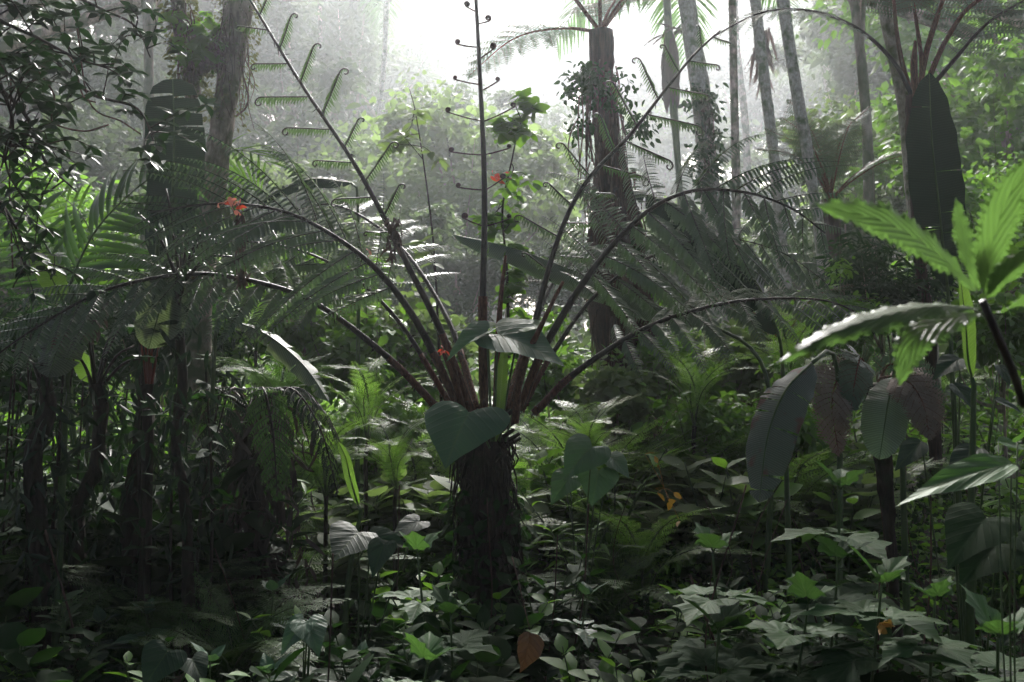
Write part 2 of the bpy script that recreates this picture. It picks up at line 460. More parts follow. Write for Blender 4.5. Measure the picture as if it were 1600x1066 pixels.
M['stalk_red'] = barkmat('stalk_rust', (.05, .018, .010), (.17, .07, .04), None, scale=90, bump=.8, rough=.8)
M['stalk_green'] = barkmat('stalk_green', (.03, .06, .02), (.07, .11, .03), None, scale=30, bump=.1, rough=.45)
M['coil'] = barkmat('coil_brown', (.02, .014, .012), (.07, .035, .025), None, scale=120, bump=.6, rough=.7)
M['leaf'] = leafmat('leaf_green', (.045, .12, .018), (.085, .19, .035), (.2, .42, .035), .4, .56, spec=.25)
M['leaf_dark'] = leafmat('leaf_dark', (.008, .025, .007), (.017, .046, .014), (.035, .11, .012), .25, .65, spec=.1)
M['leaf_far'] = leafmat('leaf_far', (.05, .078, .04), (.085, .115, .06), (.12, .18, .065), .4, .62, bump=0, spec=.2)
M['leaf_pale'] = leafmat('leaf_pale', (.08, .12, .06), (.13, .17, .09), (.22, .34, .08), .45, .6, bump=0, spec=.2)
M['leaf_lime'] = leafmat('leaf_lime', (.045, .09, .03), (.075, .125, .045), (.12, .24, .045), .5, .45, vein=(11, .35, 3), bump=.4, veincol=(.05, .10, .03), nscale=30, blot=((.10, .07, .03), 55, .70))
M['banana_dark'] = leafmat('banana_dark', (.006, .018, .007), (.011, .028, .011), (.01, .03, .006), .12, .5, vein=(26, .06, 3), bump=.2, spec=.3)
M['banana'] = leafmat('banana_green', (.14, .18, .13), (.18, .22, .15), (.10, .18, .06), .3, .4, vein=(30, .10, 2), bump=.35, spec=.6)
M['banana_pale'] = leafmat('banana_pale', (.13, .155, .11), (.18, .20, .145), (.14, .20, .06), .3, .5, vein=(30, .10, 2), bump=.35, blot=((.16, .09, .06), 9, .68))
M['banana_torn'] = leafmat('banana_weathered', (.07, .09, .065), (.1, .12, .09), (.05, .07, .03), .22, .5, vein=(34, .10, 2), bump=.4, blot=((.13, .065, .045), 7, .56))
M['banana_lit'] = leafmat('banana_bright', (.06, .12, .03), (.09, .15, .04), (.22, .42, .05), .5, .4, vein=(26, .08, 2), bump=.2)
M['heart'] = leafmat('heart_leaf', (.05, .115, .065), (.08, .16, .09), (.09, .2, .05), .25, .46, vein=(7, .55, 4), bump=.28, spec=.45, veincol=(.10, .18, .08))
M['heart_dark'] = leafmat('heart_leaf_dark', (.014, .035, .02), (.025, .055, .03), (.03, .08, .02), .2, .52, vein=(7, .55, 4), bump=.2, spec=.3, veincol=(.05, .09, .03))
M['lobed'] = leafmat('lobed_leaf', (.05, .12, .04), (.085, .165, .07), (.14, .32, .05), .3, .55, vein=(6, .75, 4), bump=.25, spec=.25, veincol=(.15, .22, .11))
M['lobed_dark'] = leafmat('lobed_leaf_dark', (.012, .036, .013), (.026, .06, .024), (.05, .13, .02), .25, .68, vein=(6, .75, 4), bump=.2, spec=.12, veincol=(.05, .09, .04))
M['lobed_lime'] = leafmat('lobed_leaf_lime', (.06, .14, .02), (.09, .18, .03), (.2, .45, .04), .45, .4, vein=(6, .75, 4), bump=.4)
M['litter'] = leafmat('dry_leaf', (.06, .04, .027), (.13, .085, .055), (.2, .1, .03), .25, .65, vein=(7, .55, 4), bump=.6, veincol=(.1, .05, .025))
M['yellow'] = leafmat('yellow_leaf', (.26, .12, .02), (.34, .2, .03), (.5, .3, .03), .35, .5)
M['red_stalk'] = leafmat('red_stalk', (.09, .014, .008), (.2, .03, .015), (.2, .02, .01), .3, .5)
M['red'] = leafmat('red_bract', (.6, .05, .02), (.7, .12, .06), (.6, .06, .02), .3, .5)
M['pink'] = leafmat('pink_bract', (.7, .25, .2), (.75, .4, .32), (.6, .2, .12), .3, .5)
M['palm'] = leafmat('palm_green', (.025, .055, .02), (.045, .085, .03), (.10, .24, .03), .35, .38, bump=0)
M['palm_dead'] = leafmat('palm_dead', (.05, .035, .03), (.11, .08, .07), (.06, .04, .03), .2, .75, bump=0)
M['palm_skirt'] = leafmat('palm_skirt', (.16, .12, .11), (.26, .2, .18), (.12, .08, .07), .3, .8, bump=0)
M['bark_moss'] = barkmat('bark_mossy', (.10, .07, .055), (.46, .36, .30), (.06, .075, .03), .5, 12, .4)
M['bark_pale'] = barkmat('bark_pale', (.24, .21, .17), (.52, .47, .39), (.12, .15, .07), .42, 22, .6, .5)
M['bark_fern'] = barkmat('bark_fibrous', (.012, .007, .006), (.07, .03, .022), None, .4, 40, .12, 1.0)
M['bark_dark'] = barkmat('bark_dark', (.012, .009, .007), (.05, .035, .025), (.02, .03, .012), .4, 30, .25, 1.0)
M['moss'] = leafmat('moss', (.06, .075, .02), (.11, .12, .04), (.12, .14, .03), .3, .8, bump=0)
M['root'] = barkmat('aerial_root', (.03, .018, .014), (.11, .06, .045), None, .4, 50, .2, .6)

# ================================================================== SETTING
# ground: one sheet
m, nt, out = newmat('forest_floor')
tc = nd(nt, 'ShaderNodeTexCoord'); n1 = nd(nt, 'ShaderNodeTexNoise'); n1.inputs['Scale'].default_value = 3; n1.inputs['Detail'].default_value = 10
nt.links.new(tc.outputs['Object'], n1.inputs['Vector'])
n2 = nd(nt, 'ShaderNodeTexNoise'); n2.inputs['Scale'].default_value = 40; n2.inputs['Detail'].default_value = 5
nt.links.new(tc.outputs['Object'], n2.inputs['Vector'])
col = mixc(nt, n1.outputs[0], (.014, .011, .007), (.03, .035, .014))
col = mixc(nt, mth(nt, 'MULTIPLY', n2.outputs[0], .6), col, (.045, .03, .018))
p = nd(nt, 'ShaderNodeBsdfPrincipled'); p.inputs['Roughness'].default_value = .9
nt.links.new(col, p.inputs['Base Color'])
b = nd(nt, 'ShaderNodeBump'); b.inputs['Strength'].default_value = .8; b.inputs['Distance'].default_value = .03
nt.links.new(n2.outputs[0], b.inputs['Height']); nt.links.new(b.outputs[0], p.inputs['Normal']); nt.links.new(p.outputs[0], out.inputs[0])
M['ground'] = m
gx = np.concatenate([np.linspace(-300, -20, 60), np.linspace(-19.5, 19.5, 120), np.linspace(20, 300, 60)])
gy = np.concatenate([np.linspace(-60, -3, 12), np.linspace(-2.5, 25, 90), np.linspace(26, 420, 90)])
X_, Y_ = np.meshgrid(gx, gy, indexing='ij')
Z_ = ground_h(np.clip(X_, -150, 150), np.clip(Y_, -60, 260))
i, j = np.meshgrid(np.arange(len(gx) - 1), np.arange(len(gy) - 1), indexing='ij'); q0 = i * len(gy) + j
g = MB(); g.add(np.stack([X_, Y_, Z_], -1), np.concatenate([np.stack([q0, q0 + len(gy), q0 + len(gy) + 1], -1).reshape(-1, 3), np.stack([q0, q0 + len(gy) + 1, q0 + 1], -1).reshape(-1, 3)]))
solo('ground', g, M['ground'], kind='structure')

# ------------------------------------------------------------------ ground cover (stuff nobody could count)
def cover(name, n, y0, y1, half, size, hmax, mat, tm, seed, label, ypow=1.0, up=.9):
    q = np.random.RandomState(seed)
    y = y0 + (y1 - y0) * q.rand(n) ** ypow; x = q.uniform(-1, 1, n) * (y * half + 1.0)
    nz = np.sin(x * 1.7 + seed) * np.cos(y * 1.3 - seed) * .5 + .5 * np.sin(x * .6 + y * .8 + seed)
    h = hmax * (.35 + .65 * (nz * .5 + .5)) * q.rand(n) ** .7 * np.clip(y / 5 , .5, 2.2)
    z = ground_h(x, y) + h + .01
    mb = MB(); leafcloud(mb, np.stack([x, y, z], 1), size * np.clip(y / 7, .75, 3), tm, up=up, q=q, droop=.3)
    return solo(name, mb, mat, label, 'ground cover', kind='stuff')
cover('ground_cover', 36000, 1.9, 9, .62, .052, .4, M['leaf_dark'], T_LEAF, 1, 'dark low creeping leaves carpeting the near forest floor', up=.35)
cover('ground_cover', 26000, 5.5, 16, .62, .075, .42, M['leaf'], T_LEAF, 2, 'mid green tangle of small leaves under the ferns', up=.5)
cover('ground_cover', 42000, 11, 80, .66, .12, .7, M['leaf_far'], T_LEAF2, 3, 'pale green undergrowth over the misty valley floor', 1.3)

# ------------------------------------------------------------------ prototypes: plants
def herb_proto(name, seed, h=.5, pairs=7, leaf=.1, mat='leaf', tm=T_LEAF, branches=3):
    q = np.random.RandomState(seed); r = proto(name); ms, ml = MB(), MB()
    for b in range(branches):
        a = q.rand() * 6.28; lean = .12 + .3 * q.rand(); hh = h * q.uniform(.65, 1)
        c = curve([(0, 0, 0), (math.cos(a) * lean * hh * .3, math.sin(a) * lean * hh * .3, hh * .55), (math.cos(a) * lean * hh, math.sin(a) * lean * hh, hh)], 16)
        tube(ms, c, np.linspace(.005, .002, 16), 5)
        O, X, L = [], [], []
        for k in range(pairs):
            s = .22 + .78 * (k + .5) / pairs; p_ = c[int(s * 15)]; th = q.rand() * 6.28
            for e in (0, PI):
                d = A(math.cos(th + e), math.sin(th + e), .15 + .5 * (s > .85)); O.append(p_ + d * .004); X.append(d + q.randn(3) * .15); L.append(leaf * (1.1 - .5 * abs(s - .5)) * q.uniform(.75, 1.2))
        stamp(ml, tm, O, X, np.tile(UP, (len(O), 1)) + q.randn(len(O), 3) * .2, L)
    part('stem', ms, M['stalk_green'], r); part('foliage', ml, M[mat], r)
    return r
HERB = [herb_proto('leafy_herb', 20, .5, 7, .13, 'leaf', branches=4), herb_proto('leafy_herb', 21, .62, 8, .11, 'leaf_dark', branches=5),
        herb_proto('leafy_herb', 22, .45, 6, .12, 'leaf_pale', T_ROUND, 4), herb_proto('leafy_herb', 23, .6, 9, .1, 'leaf', T_LONG, 5),
        herb_proto('leafy_herb', 24, .5, 6, .15, 'leaf_dark', T_ROUND, 4)]

def simple_frond_mesh(name, seed, L=1.0, arch=.5, npin=20, plen=.035, lmax=.22, mat='fern_light', tm=T_PIN, m=12, droop=.25):
    ms, ml = MB(), MB()
    c = curve([(0, 0, 0), (.3 * L, 0, .22 * L * arch * 2), (.65 * L, 0, .2 * L * arch * 2), (L, 0, -.05 * L)], 24)
    frond(ms, ml, c, [.006, .0015], .12, npin, lmax, lambda s: np.interp(s, [0, .3, .7, 1], [.6, 1, .7, .08]), UP, 80, 50, droop, 0, m, plen, tm, .1, .0012, seed=seed)
    return ms.mesh('stalk', M['stalk_green']), ml.mesh('frond', M[mat])
def rosette(name, seed, meshes, n, el=(25, 60), sc=(.8, 1.1), trunk=None):
    q = np.random.RandomState(seed); r = proto(name)
    for k in range(n):
        st, fm = meshes[k % len(meshes)]
        o = part('frond', fm, None, r); o.rotation_euler = (q.randn() * .15, -R(q.uniform(*el)), k * 2 * PI / n + q.randn() * .25)
        s = q.uniform(*sc); o.scale = (s, s, s)
        if trunk: o.location = (0, 0, trunk)
        part('stalk', st, None, o)
    return r
FM = [simple_frond_mesh('f', k, 1, .5, 22, .032, .2) for k in range(2)]
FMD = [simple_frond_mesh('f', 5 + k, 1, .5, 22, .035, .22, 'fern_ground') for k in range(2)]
FMX = [simple_frond_mesh('f', 9, 1, .35, 26, .04, .26, 'leaf_far', m=9)]
FERN = [rosette('ground_fern', 1, FM, 8), rosette('ground_fern', 2, FMD, 9), rosette('ground_fern', 3, FM, 6, (35, 70))]

def lobed_proto(name, seed, h=.5, tiers=3, L=.16, mats=('lobed', 'lobed_dark'), outline=LOBED):
    q = np.random.RandomState(seed); r = proto(name); ms = MB()
    c = curve([(0, 0, 0), (.02, .01, h * .5), (q.randn() * .03, q.randn() * .03, h)], 16); tube(ms, c, [.007, .004], 6)
    stalks = ms
    leafs = []
    for t in range(tiers):
        s = 1 - .26 * t; p_ = c[int(s * 15)]; n = 3 if t == 0 else 4
        for k in range(n):
            a = 6.28 * k / n + t * .8 + q.randn() * .2; el = (.75 if t == 0 else .25 - .15 * t) + q.randn() * .12
            d = A(math.cos(a) * math.cos(el), math.sin(a) * math.cos(el), math.sin(el)); ll = L * (.62 if t == 0 else .9 + .12 * t) * q.uniform(.85, 1.15)
            b_ = p_ + d * ll * .28
            tube(stalks, curve([p_, b_], 4), .002, 4)
            mb = MB(); broad(mb, b_, b_ + nrm(d + DOWN * .12 * t) * ll, UP - d * .3, outline, 1, .3, .2, .15, .035, 5, int(q.rand() * 99))
            leafs.append((mb, mats[0] if t < 2 else mats[1]))
    part('stem', stalks, M['stalk_green'], r)
    for mb, mt in leafs: part('leaf', mb, M[mt], r)
    return r
LOB = [lobed_proto('lobed_leaf_plant', 31), lobed_proto('lobed_leaf_plant', 32, .6, 4, .15), lobed_proto('lobed_leaf_plant', 33, .42, 3, .18)]
LOBD = [lobed_proto('lobed_leaf_plant', 34, .5, 3, .17, ('lobed_dark', 'lobed_dark')), lobed_proto('lobed_leaf_plant', 35, .4, 2, .2, ('lobed_dark', 'heart_dark'))]
OVA = [lobed_proto('broadleaf_seedling', 36, .5, 3, .15, ('heart', 'heart_dark'), OVATE), lobed_proto('broadleaf_seedling', 37, .42, 3, .14, ('heart_dark', 'heart_dark'), OVATE)]

# crowns and whole trees
def crown_mesh(name, seed, clumps=26, per=150, size=.17, mat='leaf_far', tm=T_LEAF2, flat=.75, hollow=.35, spread=.27):
    q = np.random.RandomState(seed); mb = MB()
    d = nrm(q.randn(clumps, 3)); rr = (hollow + (1 - hollow) * q.rand(clumps)) * .8
    cc = d * rr[:, None] * [1, 1, flat]; cc[:, 2] += .1 * q.randn(clumps)
    for c in cc:
        k = int(per * q.uniform(.5, 1.5)); pp = c + q.randn(k, 3) * spread * q.uniform(.45, .9) * [.55, .55, .35]
        leafcloud(mb, pp, size * q.uniform(.7, 1.2), tm, up=.55, q=q, droop=.35, centre=c, out=.5)
    return mb.mesh('crown', M[mat]), cc
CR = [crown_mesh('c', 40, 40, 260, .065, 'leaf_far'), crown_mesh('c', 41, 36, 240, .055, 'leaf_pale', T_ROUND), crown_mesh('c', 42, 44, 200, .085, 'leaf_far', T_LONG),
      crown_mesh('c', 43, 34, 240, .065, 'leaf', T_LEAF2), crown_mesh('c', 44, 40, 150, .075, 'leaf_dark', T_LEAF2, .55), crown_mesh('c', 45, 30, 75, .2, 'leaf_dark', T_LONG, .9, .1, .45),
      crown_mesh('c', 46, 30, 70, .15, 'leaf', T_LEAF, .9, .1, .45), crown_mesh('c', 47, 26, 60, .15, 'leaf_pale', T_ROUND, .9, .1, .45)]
def tree_proto(seed, cr, trunk_h=1.2, r=.05, bark='bark_moss', name='forest_tree'):
    """crown of unit radius on a trunk of trunk_h"""
    q = np.random.RandomState(seed); t = proto(name); ms = MB()
    top = A(q.randn() * .06, q.randn() * .06, trunk_h); c = curve([(0, 0, -.3), (q.randn() * .05, q.randn() * .05, trunk_h * .5), top, top + A(0, 0, .5)], 26)
    tube(ms, c, [r, r * .8, r * .3], 9, lump=.1, seed=seed)
    me, cc = CR[cr]
    for e in cc[::2]:
        e = e + A(0, 0, trunk_h + .45)
        tube(ms, curve([c[int(q.uniform(15, 24))], (top + e) / 2 + A(0, 0, -.08), e], 10), [r * .35, r * .06], 5, lump=.06, seed=seed)
    part('trunk', ms, M[bark], t)
    o = part('crown', me, None, t); o.location = (0, 0, trunk_h + .45)
    return t
TR = [tree_proto(50, 0, 1.0), tree_proto(51, 1, .7, .04), tree_proto(52, 2, .9), tree_proto(53, 3, .8), tree_proto(54, 1, .35, .03, name='leafy_shrub'), tree_proto(55, 0, .35, .03, name='leafy_shrub'),
      tree_proto(56, 4, 2.2, .05, name='added_shade_tree'), tree_proto(57, 5, .35, .03, name='leafy_shrub'), tree_proto(58, 6, .35, .025, name='leafy_shrub'), tree_proto(59, 7, .35, .025, name='leafy_shrub')]

# ------------------------------------------------------------------ naming by place
def zone(px, Y):
    h = 'at far left' if px < 250 else 'left of centre' if px < 620 else 'near the centre' if px < 930 else 'right of centre' if px < 1270 else 'at far right'
    d = 'up front' if Y < 4.6 else 'farther back' if Y < 9 else 'in the mist'
    return h, d
ORD = ['leftmost', 'second', 'third', 'fourth', 'fifth', 'sixth', 'seventh', 'eighth', 'ninth', 'tenth', 'eleventh', 'twelfth', 'thirteenth', 'fourteenth', 'fifteenth', 'sixteenth', 'seventeenth', 'eighteenth', 'nineteenth', 'twentieth']
PEND = {}
def later(o, phrase, cat, group):
    """label a repeat once all are placed, by its rank within its zone"""
    x, y, z = o.location
    px = 800 + x / y * F
    hz, dz = zone(px, y)
    tag(o, None, cat, group)
    PEND.setdefault((phrase, hz, dz), []).append((px, o))
def finish_labels():
    for (ph, hz, dz), l in PEND.items():
        l.sort(key=lambda t: t[0])
        for k, (_, o) in enumerate(l):
            if len(l) == 1: o['label'] = f'{ph} {dz}, {hz}'
            else:
                r_ = ORD[k] + ' from the left' if 0 < k < len(ORD) else 'leftmost' if k == 0 else 'rightmost'
                o['label'] = f'{ph} {dz}, {hz}, {r_}'

# ================================================================== BACKGROUND TREES
bgtrees = [  # px, py of crown centre, Y, crown radius in m, proto
    (740, 270, 16, 2.3, 1), (650, 300, 18, 2.3, 1), (610, 320, 17, 1.9, 1), (720, 210, 19, 1.5, 0), (690, 360, 15, 1.6, 4), (500, 260, 20, 2.6, 5), (440, 330, 16, 2.0, 4), (800, 330, 17, 1.5, 1),
    (860, 260, 24, 2.2, 0), (560, 90, 30, 4.0, 2), (450, 80, 26, 3.4, 0), (240, 220, 20, 3.4, 2), (120, 300, 16, 2.6, 0), (60, 120, 22, 4.5, 2), (200, 60, 24, 4.0, 0),
    (150, 430, 13, 1.8, 5), (350, 420, 14, 1.6, 4), (1370, 260, 16, 1.9, 1), (1310, 360, 14, 1.3, 5), (1330, 170, 22, 2.4, 0), (1450, 300, 18, 2.4, 2), (1560, 200, 14, 2.4, 3),
    (1570, 380, 12, 1.7, 3), (1180, 330, 24, 2.4, 0), (1100, 390, 17, 1.5, 4), (1020, 420, 15, 1.3, 5), (1500, 60, 22, 4.0, 0), (1400, 60, 30, 4.4, 2), (1180, 150, 38, 4.5, 0), (1000, 250, 34, 3.6, 1),
    (700, 430, 13, 1.3, 5), (560, 440, 13, 1.2, 4), (900, 440, 15, 1.3, 5), (300, 160, 30, 5, 0), (1590, 60, 16, 3.2, 3), (30, 380, 12, 2.0, 3), (1230, 430, 17, 1.5, 4),
    (650, 150, 40, 5, 0), (900, 150, 46, 5, 2), (1290, 60, 40, 5.5, 0), (380, 30, 38, 6, 2), (780, 120, 55, 5, 0), (1050, 130, 55, 6, 0),
(1375, 430, 9.2, .7, 7), (1310, 480, 8.6, .5, 8), (560, 530, 9, .8, 8), (470, 480, 9.4, .8, 8), (650, 520, 9.4, .7, 9), (1040, 550, 9, .7, 8), (250, 500, 9, .9, 7), (60, 540, 8.4, .8, 7), (1150, 560, 9.5, .7, 9), (860, 570, 9.2, .6, 8), (1560, 480, 8.5, .7, 8), (960, 600, 8.4, .5, 9), (1100, 640, 7.8, .5, 8), (590, 640, 8, .5, 8), (1230, 640, 7.6, .5, 8), (760, 40, 48, 6, 0), (680, 20, 50, 6, 2), (560, 20, 40, 5.5, 0), (850, 30, 52, 6, 0), (960, 60, 45, 6, 2), (1020, 30, 50, 6, 0), (700, 90, 70, 6, 0), (600, 60, 62, 5, 2), (860, 70, 75, 6, 0)]
KINDS = {0: ('rounded light green tree', 'tree'), 1: ('pale round-leaved tree', 'tree'), 2: ('narrow-leaved feathery tree', 'tree'), 3: ('mid green leafy tree', 'tree'), 4: ('pale bushy shrub', 'shrub'), 5: ('light green bushy shrub', 'shrub'), 7: ('dark narrow-leaved shrub', 'shrub'), 8: ('fresh green leafy shrub', 'shrub'), 9: ('light round-leaved shrub', 'shrub')}
for px, py, Y, rad, k in bgtrees:
    sc_ = np.interp(Y, [9.6, 12, 20, 40, 60], [1, 1.5, 2.1, 2.6, 2.8]); Y = Y * sc_; rad = rad * sc_
    p_ = P(px, py, Y); gz = float(ground_h(p_[0], Y)); hh = max(p_[2] - gz, .3)
    base = TR[k]; th = {0: 1.45, 1: 1.15, 2: 1.35, 3: 1.25, 4: .8, 5: .8, 7: .8, 8: .8, 9: .8}[k]
    o = spawn(base, (p_[0], Y, gz - .1), rs.rand() * 6.28, (rad, rad, max(hh / th, rad * .55)))
    cr_ = [c for c in o.children if c.name.startswith('crown')][0]
    cr_.scale = (1, 1, min(1.2, rad / (max(hh / th, rad * .55)) ))
    later(o, KINDS[k][0], KINDS[k][1], 'trees and shrubs in the mist')

# far wood: too far and too many to count
q = np.random.RandomState(77); mb = MB(); cc = []
for k in range(620):
    y = q.uniform(95, 250); x = q.uniform(-1, 1) * (y * .62 + 6)
    if abs(x - 6) < 6 + (y - 95) * .06 and (y < 190 or q.rand() < .3): continue
    cc.append((x, y, float(ground_h(np.clip(x, -150, 150), y)) + q.uniform(2, 14 + 10 * q.rand() + (20 if abs(x) < 30 and y > 190 else 0))))
cc = np.array(cc)
pp = []
for c in cc:
    r_ = q.uniform(3.5, 7); d = nrm(q.randn(150, 3)); pp.append(c + d * (r_ * q.uniform(.5, 1, 150) ** .5)[:, None] * [1, 1, .8])
leafcloud(mb, np.vstack(pp), 1.15, T_LEAF2, up=.6, q=q, droop=.3)
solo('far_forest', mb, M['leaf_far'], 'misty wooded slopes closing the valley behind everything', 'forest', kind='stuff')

# ================================================================== TRUNKS WITH PIXEL PATHS
def trunk_tree(name, path, Y, r, mat, label, cat='tree', lump=.08, sides=14, crown=None, extra=None, seed=0, down=True):
    pts = [P(x, y, (yy[0] if yy else Y)) for x, y, *yy in path]
    if down:
        b_ = pts[0]; g_ = A(b_[0] + .05, b_[1], float(ground_h(b_[0], b_[1])) - .1)
        if b_[2] - g_[2] > .15: pts = [g_] + pts
    o = empty(name, pts[0], label, cat)
    ms = MB(); n = 60; c = curve(pts, n); tube(ms, c, r, sides, lump=lump, seed=seed)
    if extra: extra(ms)
    part('trunk', ms, M[mat], o)
    if crown is not None:
        k, rad, off = crown; cc_ = part('crown', CR[k][0], None, o); cc_.location = Vector(list(pts[-1] + off - pts[0])); cc_.scale = (rad,) * 3
    return o, c

def mossy(mb, c, rad, n, size, q, tm=T_LEAF2, hang=.8):
    idx = q.randint(0, len(c), n); th = q.rand(n) * 6.28
    pts = c[idx] + np.stack([np.cos(th), np.sin(th), np.zeros(n)], 1) * rad * q.uniform(.8, 1.25, n)[:, None] + q.randn(n, 3) * .015
    stamp(mb, tm, pts, np.stack([np.cos(th), np.sin(th), -hang * np.ones(n)], 1) + q.randn(n, 3) * .5, q.randn(n, 3) + UP, size * q.uniform(.5, 1.4, n))

# T1 mossy forked tree, left
def fork(ms):
    tube(ms, pcurve([(366, 45), (335, 88), (308, 112), (298, 130)], 16, 8), [.10, .075, .05], 9, lump=.12, seed=3)
    tube(ms, pcurve([(300, 160), (292, 100), (283, 40), (272, -60)], 20, 8.05), [.05, .07, .06], 9, lump=.14, seed=4)
    tube(ms, pcurve([(318, 100), (305, 125), (309, 150)], 10, 8), [.05, .04, .03], 8, lump=.14, seed=5)
t1, c1 = trunk_tree('mossy_tree', [(312, 600), (316, 430), (330, 320), (345, 210), (362, 100), (372, 0), (385, -120), (400, -320)], 8,
                    [.12, .10, .09, .088, .10, .11, .11, .11, .1], 'bark_moss', 'mossy forked tree with pinkish peeling bark behind the upright torn banana leaf', crown=(4, 2.1, A(-2.2, 3.2, 2.2)), extra=fork, lump=.16, seed=1)
q = np.random.RandomState(5); mb = MB()
mossy(mb, pcurve([(300, 150), (292, 90), (285, 40), (276, -10)], 40, 8), .11, 900, .045, q)
mossy(mb, pcurve([(360, 60), (330, 90), (308, 112)], 30, 8), .10, 500, .035, q)
mossy(mb, pcurve([(350, 190), (362, 100), (372, 0), (375, -40)], 40, 8), .15, 900, .035, q)
part('moss', mb, M['moss'], t1)
mb = MB()
for k in range(46):
    a_ = P(q.choice([288, 296, 350, 380, 370]) + q.randn() * 8, q.uniform(0, 130), 7.88); l_ = q.uniform(.1, .55)
    tube(mb, curve([a_, a_ + A(q.randn() * .03, 0, -l_ * .5), a_ + A(q.randn() * .05, 0, -l_)], 8), [.005, .002], 4)
tube(mb, pcurve([(380, 120), (388, 150), (383, 170), (368, 182)], 14, 7.9), .008, 5)
part('hanging_roots', mb, M['root'], t1)
mb = MB()
for k in range(26):
    a_ = P(q.uniform(275, 345), q.uniform(25, 95), 7.9); leafcloud(mb, a_ + q.randn(5, 3) * .04, .13, T_LEAF, .5, q)
part('epiphyte', mb, M['leaf'], t1)

# T3 trunk wrapped in climber
t3, c3 = trunk_tree('climber_clad_tree', [(1125, 470), (1112, 330), (1105, 250), (1095, 150), (1080, 50), (1068, -60), (1050, -300)], 19, [.2, .2, .19, .19, .18, .17, .15], 'bark_pale',
                    'pale leaning trunk wrapped in climbing leaves in the mist right of centre', crown=(0, 2.6, A(2.5, 4, 2.8)), seed=6)
mb = MB(); ms = MB()
for k in range(5):
    cc_ = pcurve([(1108 + q.randn() * 5, 280 + k * 10), (1104 + q.randn() * 9, 200), (1096 + q.randn() * 9, 140)], 30, 18.8); tube(ms, cc_, .008, 4)
    for s_ in range(70):
        a_ = cc_[q.randint(30)] + q.randn(3) * [.16, .15, .09]; leafcloud(mb, a_[None], .16, T_LEAF, .3, q, droop=.9)
tv = empty('climbing_vine', c3[30], 'dark leafy climber wrapped round the pale leaning trunk', 'vine')
part('foliage', mb, M['leaf_dark'], tv); part('stem', ms, M['root'], tv)

# poles
trunk_tree('slender_tree', [(1229, 470), (1222, 400), (1210, 250), (1195, 130), (1180, 0), (1172, -120), (1160, -300)], 19, [0.130, 0.117, 0.107, 0.107, 0.104, 0.104], 'bark_pale', 'slender pale lichen-spotted trunk, left one of the bare pair at right', crown=(3, 2.6, A(0, 0, .6)), lump=.06, seed=7)
trunk_tree('slender_tree', [(1291, 480), (1283, 380), (1263, 250), (1243, 130), (1223, 0), (1212, -100), (1195, -330)], 16, [0.120, 0.099, 0.093, 0.096, 0.096, 0.088], 'bark_pale', 'slender grey spotted trunk, right one of the bare pair at right', crown=(3, 2.5, A(0.3, -.5, .6)), lump=.08, seed=8)
trunk_tree('slender_tree', [(1460, 620), (1450, 470), (1438, 380), (1425, 300), (1413, 170), (1398, 90), (1380, 0), (1365, -100), (1350, -260)], 9.5, [0.071, 0.065, 0.062, 0.059, 0.059], 'bark_pale', 'thin pale trunk behind the dark paddle-shaped leaf at right', crown=(4, 2.0, A(1.8, .5, 1.2)), lump=.07, seed=9)
trunk_tree('slender_tree', [(1305, 260), (1290, 100), (1275, 0), (1262, -150)], 60, [0.254, 0.231, 0.231], 'bark_pale', 'faint trunk fading into mist just right of the bare pair', crown=(0, 4, A(0, 0, 2)), seed=10)
trunk_tree('slender_tree', [(1170, 380), (1165, 200), (1150, 60), (1145, -150)], 50, [0.208, 0.188, 0.188], 'bark_moss', 'faint slim trunk in the mist left of the bare pair', crown=(0, 3.6, A(0, 0, 2)), seed=11)

# palms
def palm_frond_mesh(seed, L=1.0, n=26, lmax=.36, mat='palm', arch=.5, hang=.45, tm=T_PALM, W=1.0):
    q = np.random.RandomState(seed); ms, ml = MB(), MB()
    c = curve([(0, 0, 0), (.35 * L, 0, .2 * arch), (.7 * L, 0, .15 * arch), (L, 0, -.12)], 30); tube(ms, c, [.012, .003], 6)
    T = tang(c); O, X, Z, LL = [], [], [], []
    for k in range(n):
        s = .16 + .84 * (k + .5) / n; i = int(s * 29)
        for e in (-1, 1):
            O.append(c[i]); X.append(T[i] * (.55 + .5 * s) + A(0, e, 0) * .9 + A(0, 0, .25 - hang * .6) + q.randn(3) * .06); Z.append(UP - .2 * T[i]); LL.append(lmax * np.interp(s, [0, .3, .7, 1], [.7, 1, .85, .45]) * q.uniform(.9, 1.1))
    stamp(ml, tm, O, X, Z, LL, W)
    return ms.mesh('rachis', M['stalk_green']), ml.mesh('frond', M[mat])
PF = [palm_frond_mesh(1), palm_frond_mesh(2, hang=.8), palm_frond_mesh(3, mat='palm_dead', hang=2.2, arch=.1)]
def palm_crown(parent, top, n, L, els=(-10, 65), seed=0, dead=0, az=None, ds=.5):
    q = np.random.RandomState(seed); off = top - ORG[parent]
    for k in range(n + dead):
        isd = k >= n; me = PF[2] if isd else PF[k % 2]
        o = part('frond', me[1], None, parent, 'dead brown frond hanging down' if isd else None); o.location = Vector(list(off))
        o.rotation_euler = (q.randn() * .1, -R(q.uniform(*els) if not isd else q.uniform(-85, -65)), (az[k] if az and k < len(az) else k * 2.4 + q.randn() * .2)); s = L * q.uniform(.85, 1.1) * (ds if isd else 1); o.scale = (s, s, s)
        part('rachis', me[0], None, o)
pt, pc = trunk_tree('palm_tree', [(1066, 420), (1062, 300), (1055, 200), (1048, 110), (1045, 55), (1042, 0), (1040, -50)], 26, [0.093, 0.084, 0.084, 0.084, 0.111, 0.111, 0.093], 'stalk_green', 'slim green-shafted palm with a dead brown skirt hanging in the mist', 'palm', .02, seed=2)
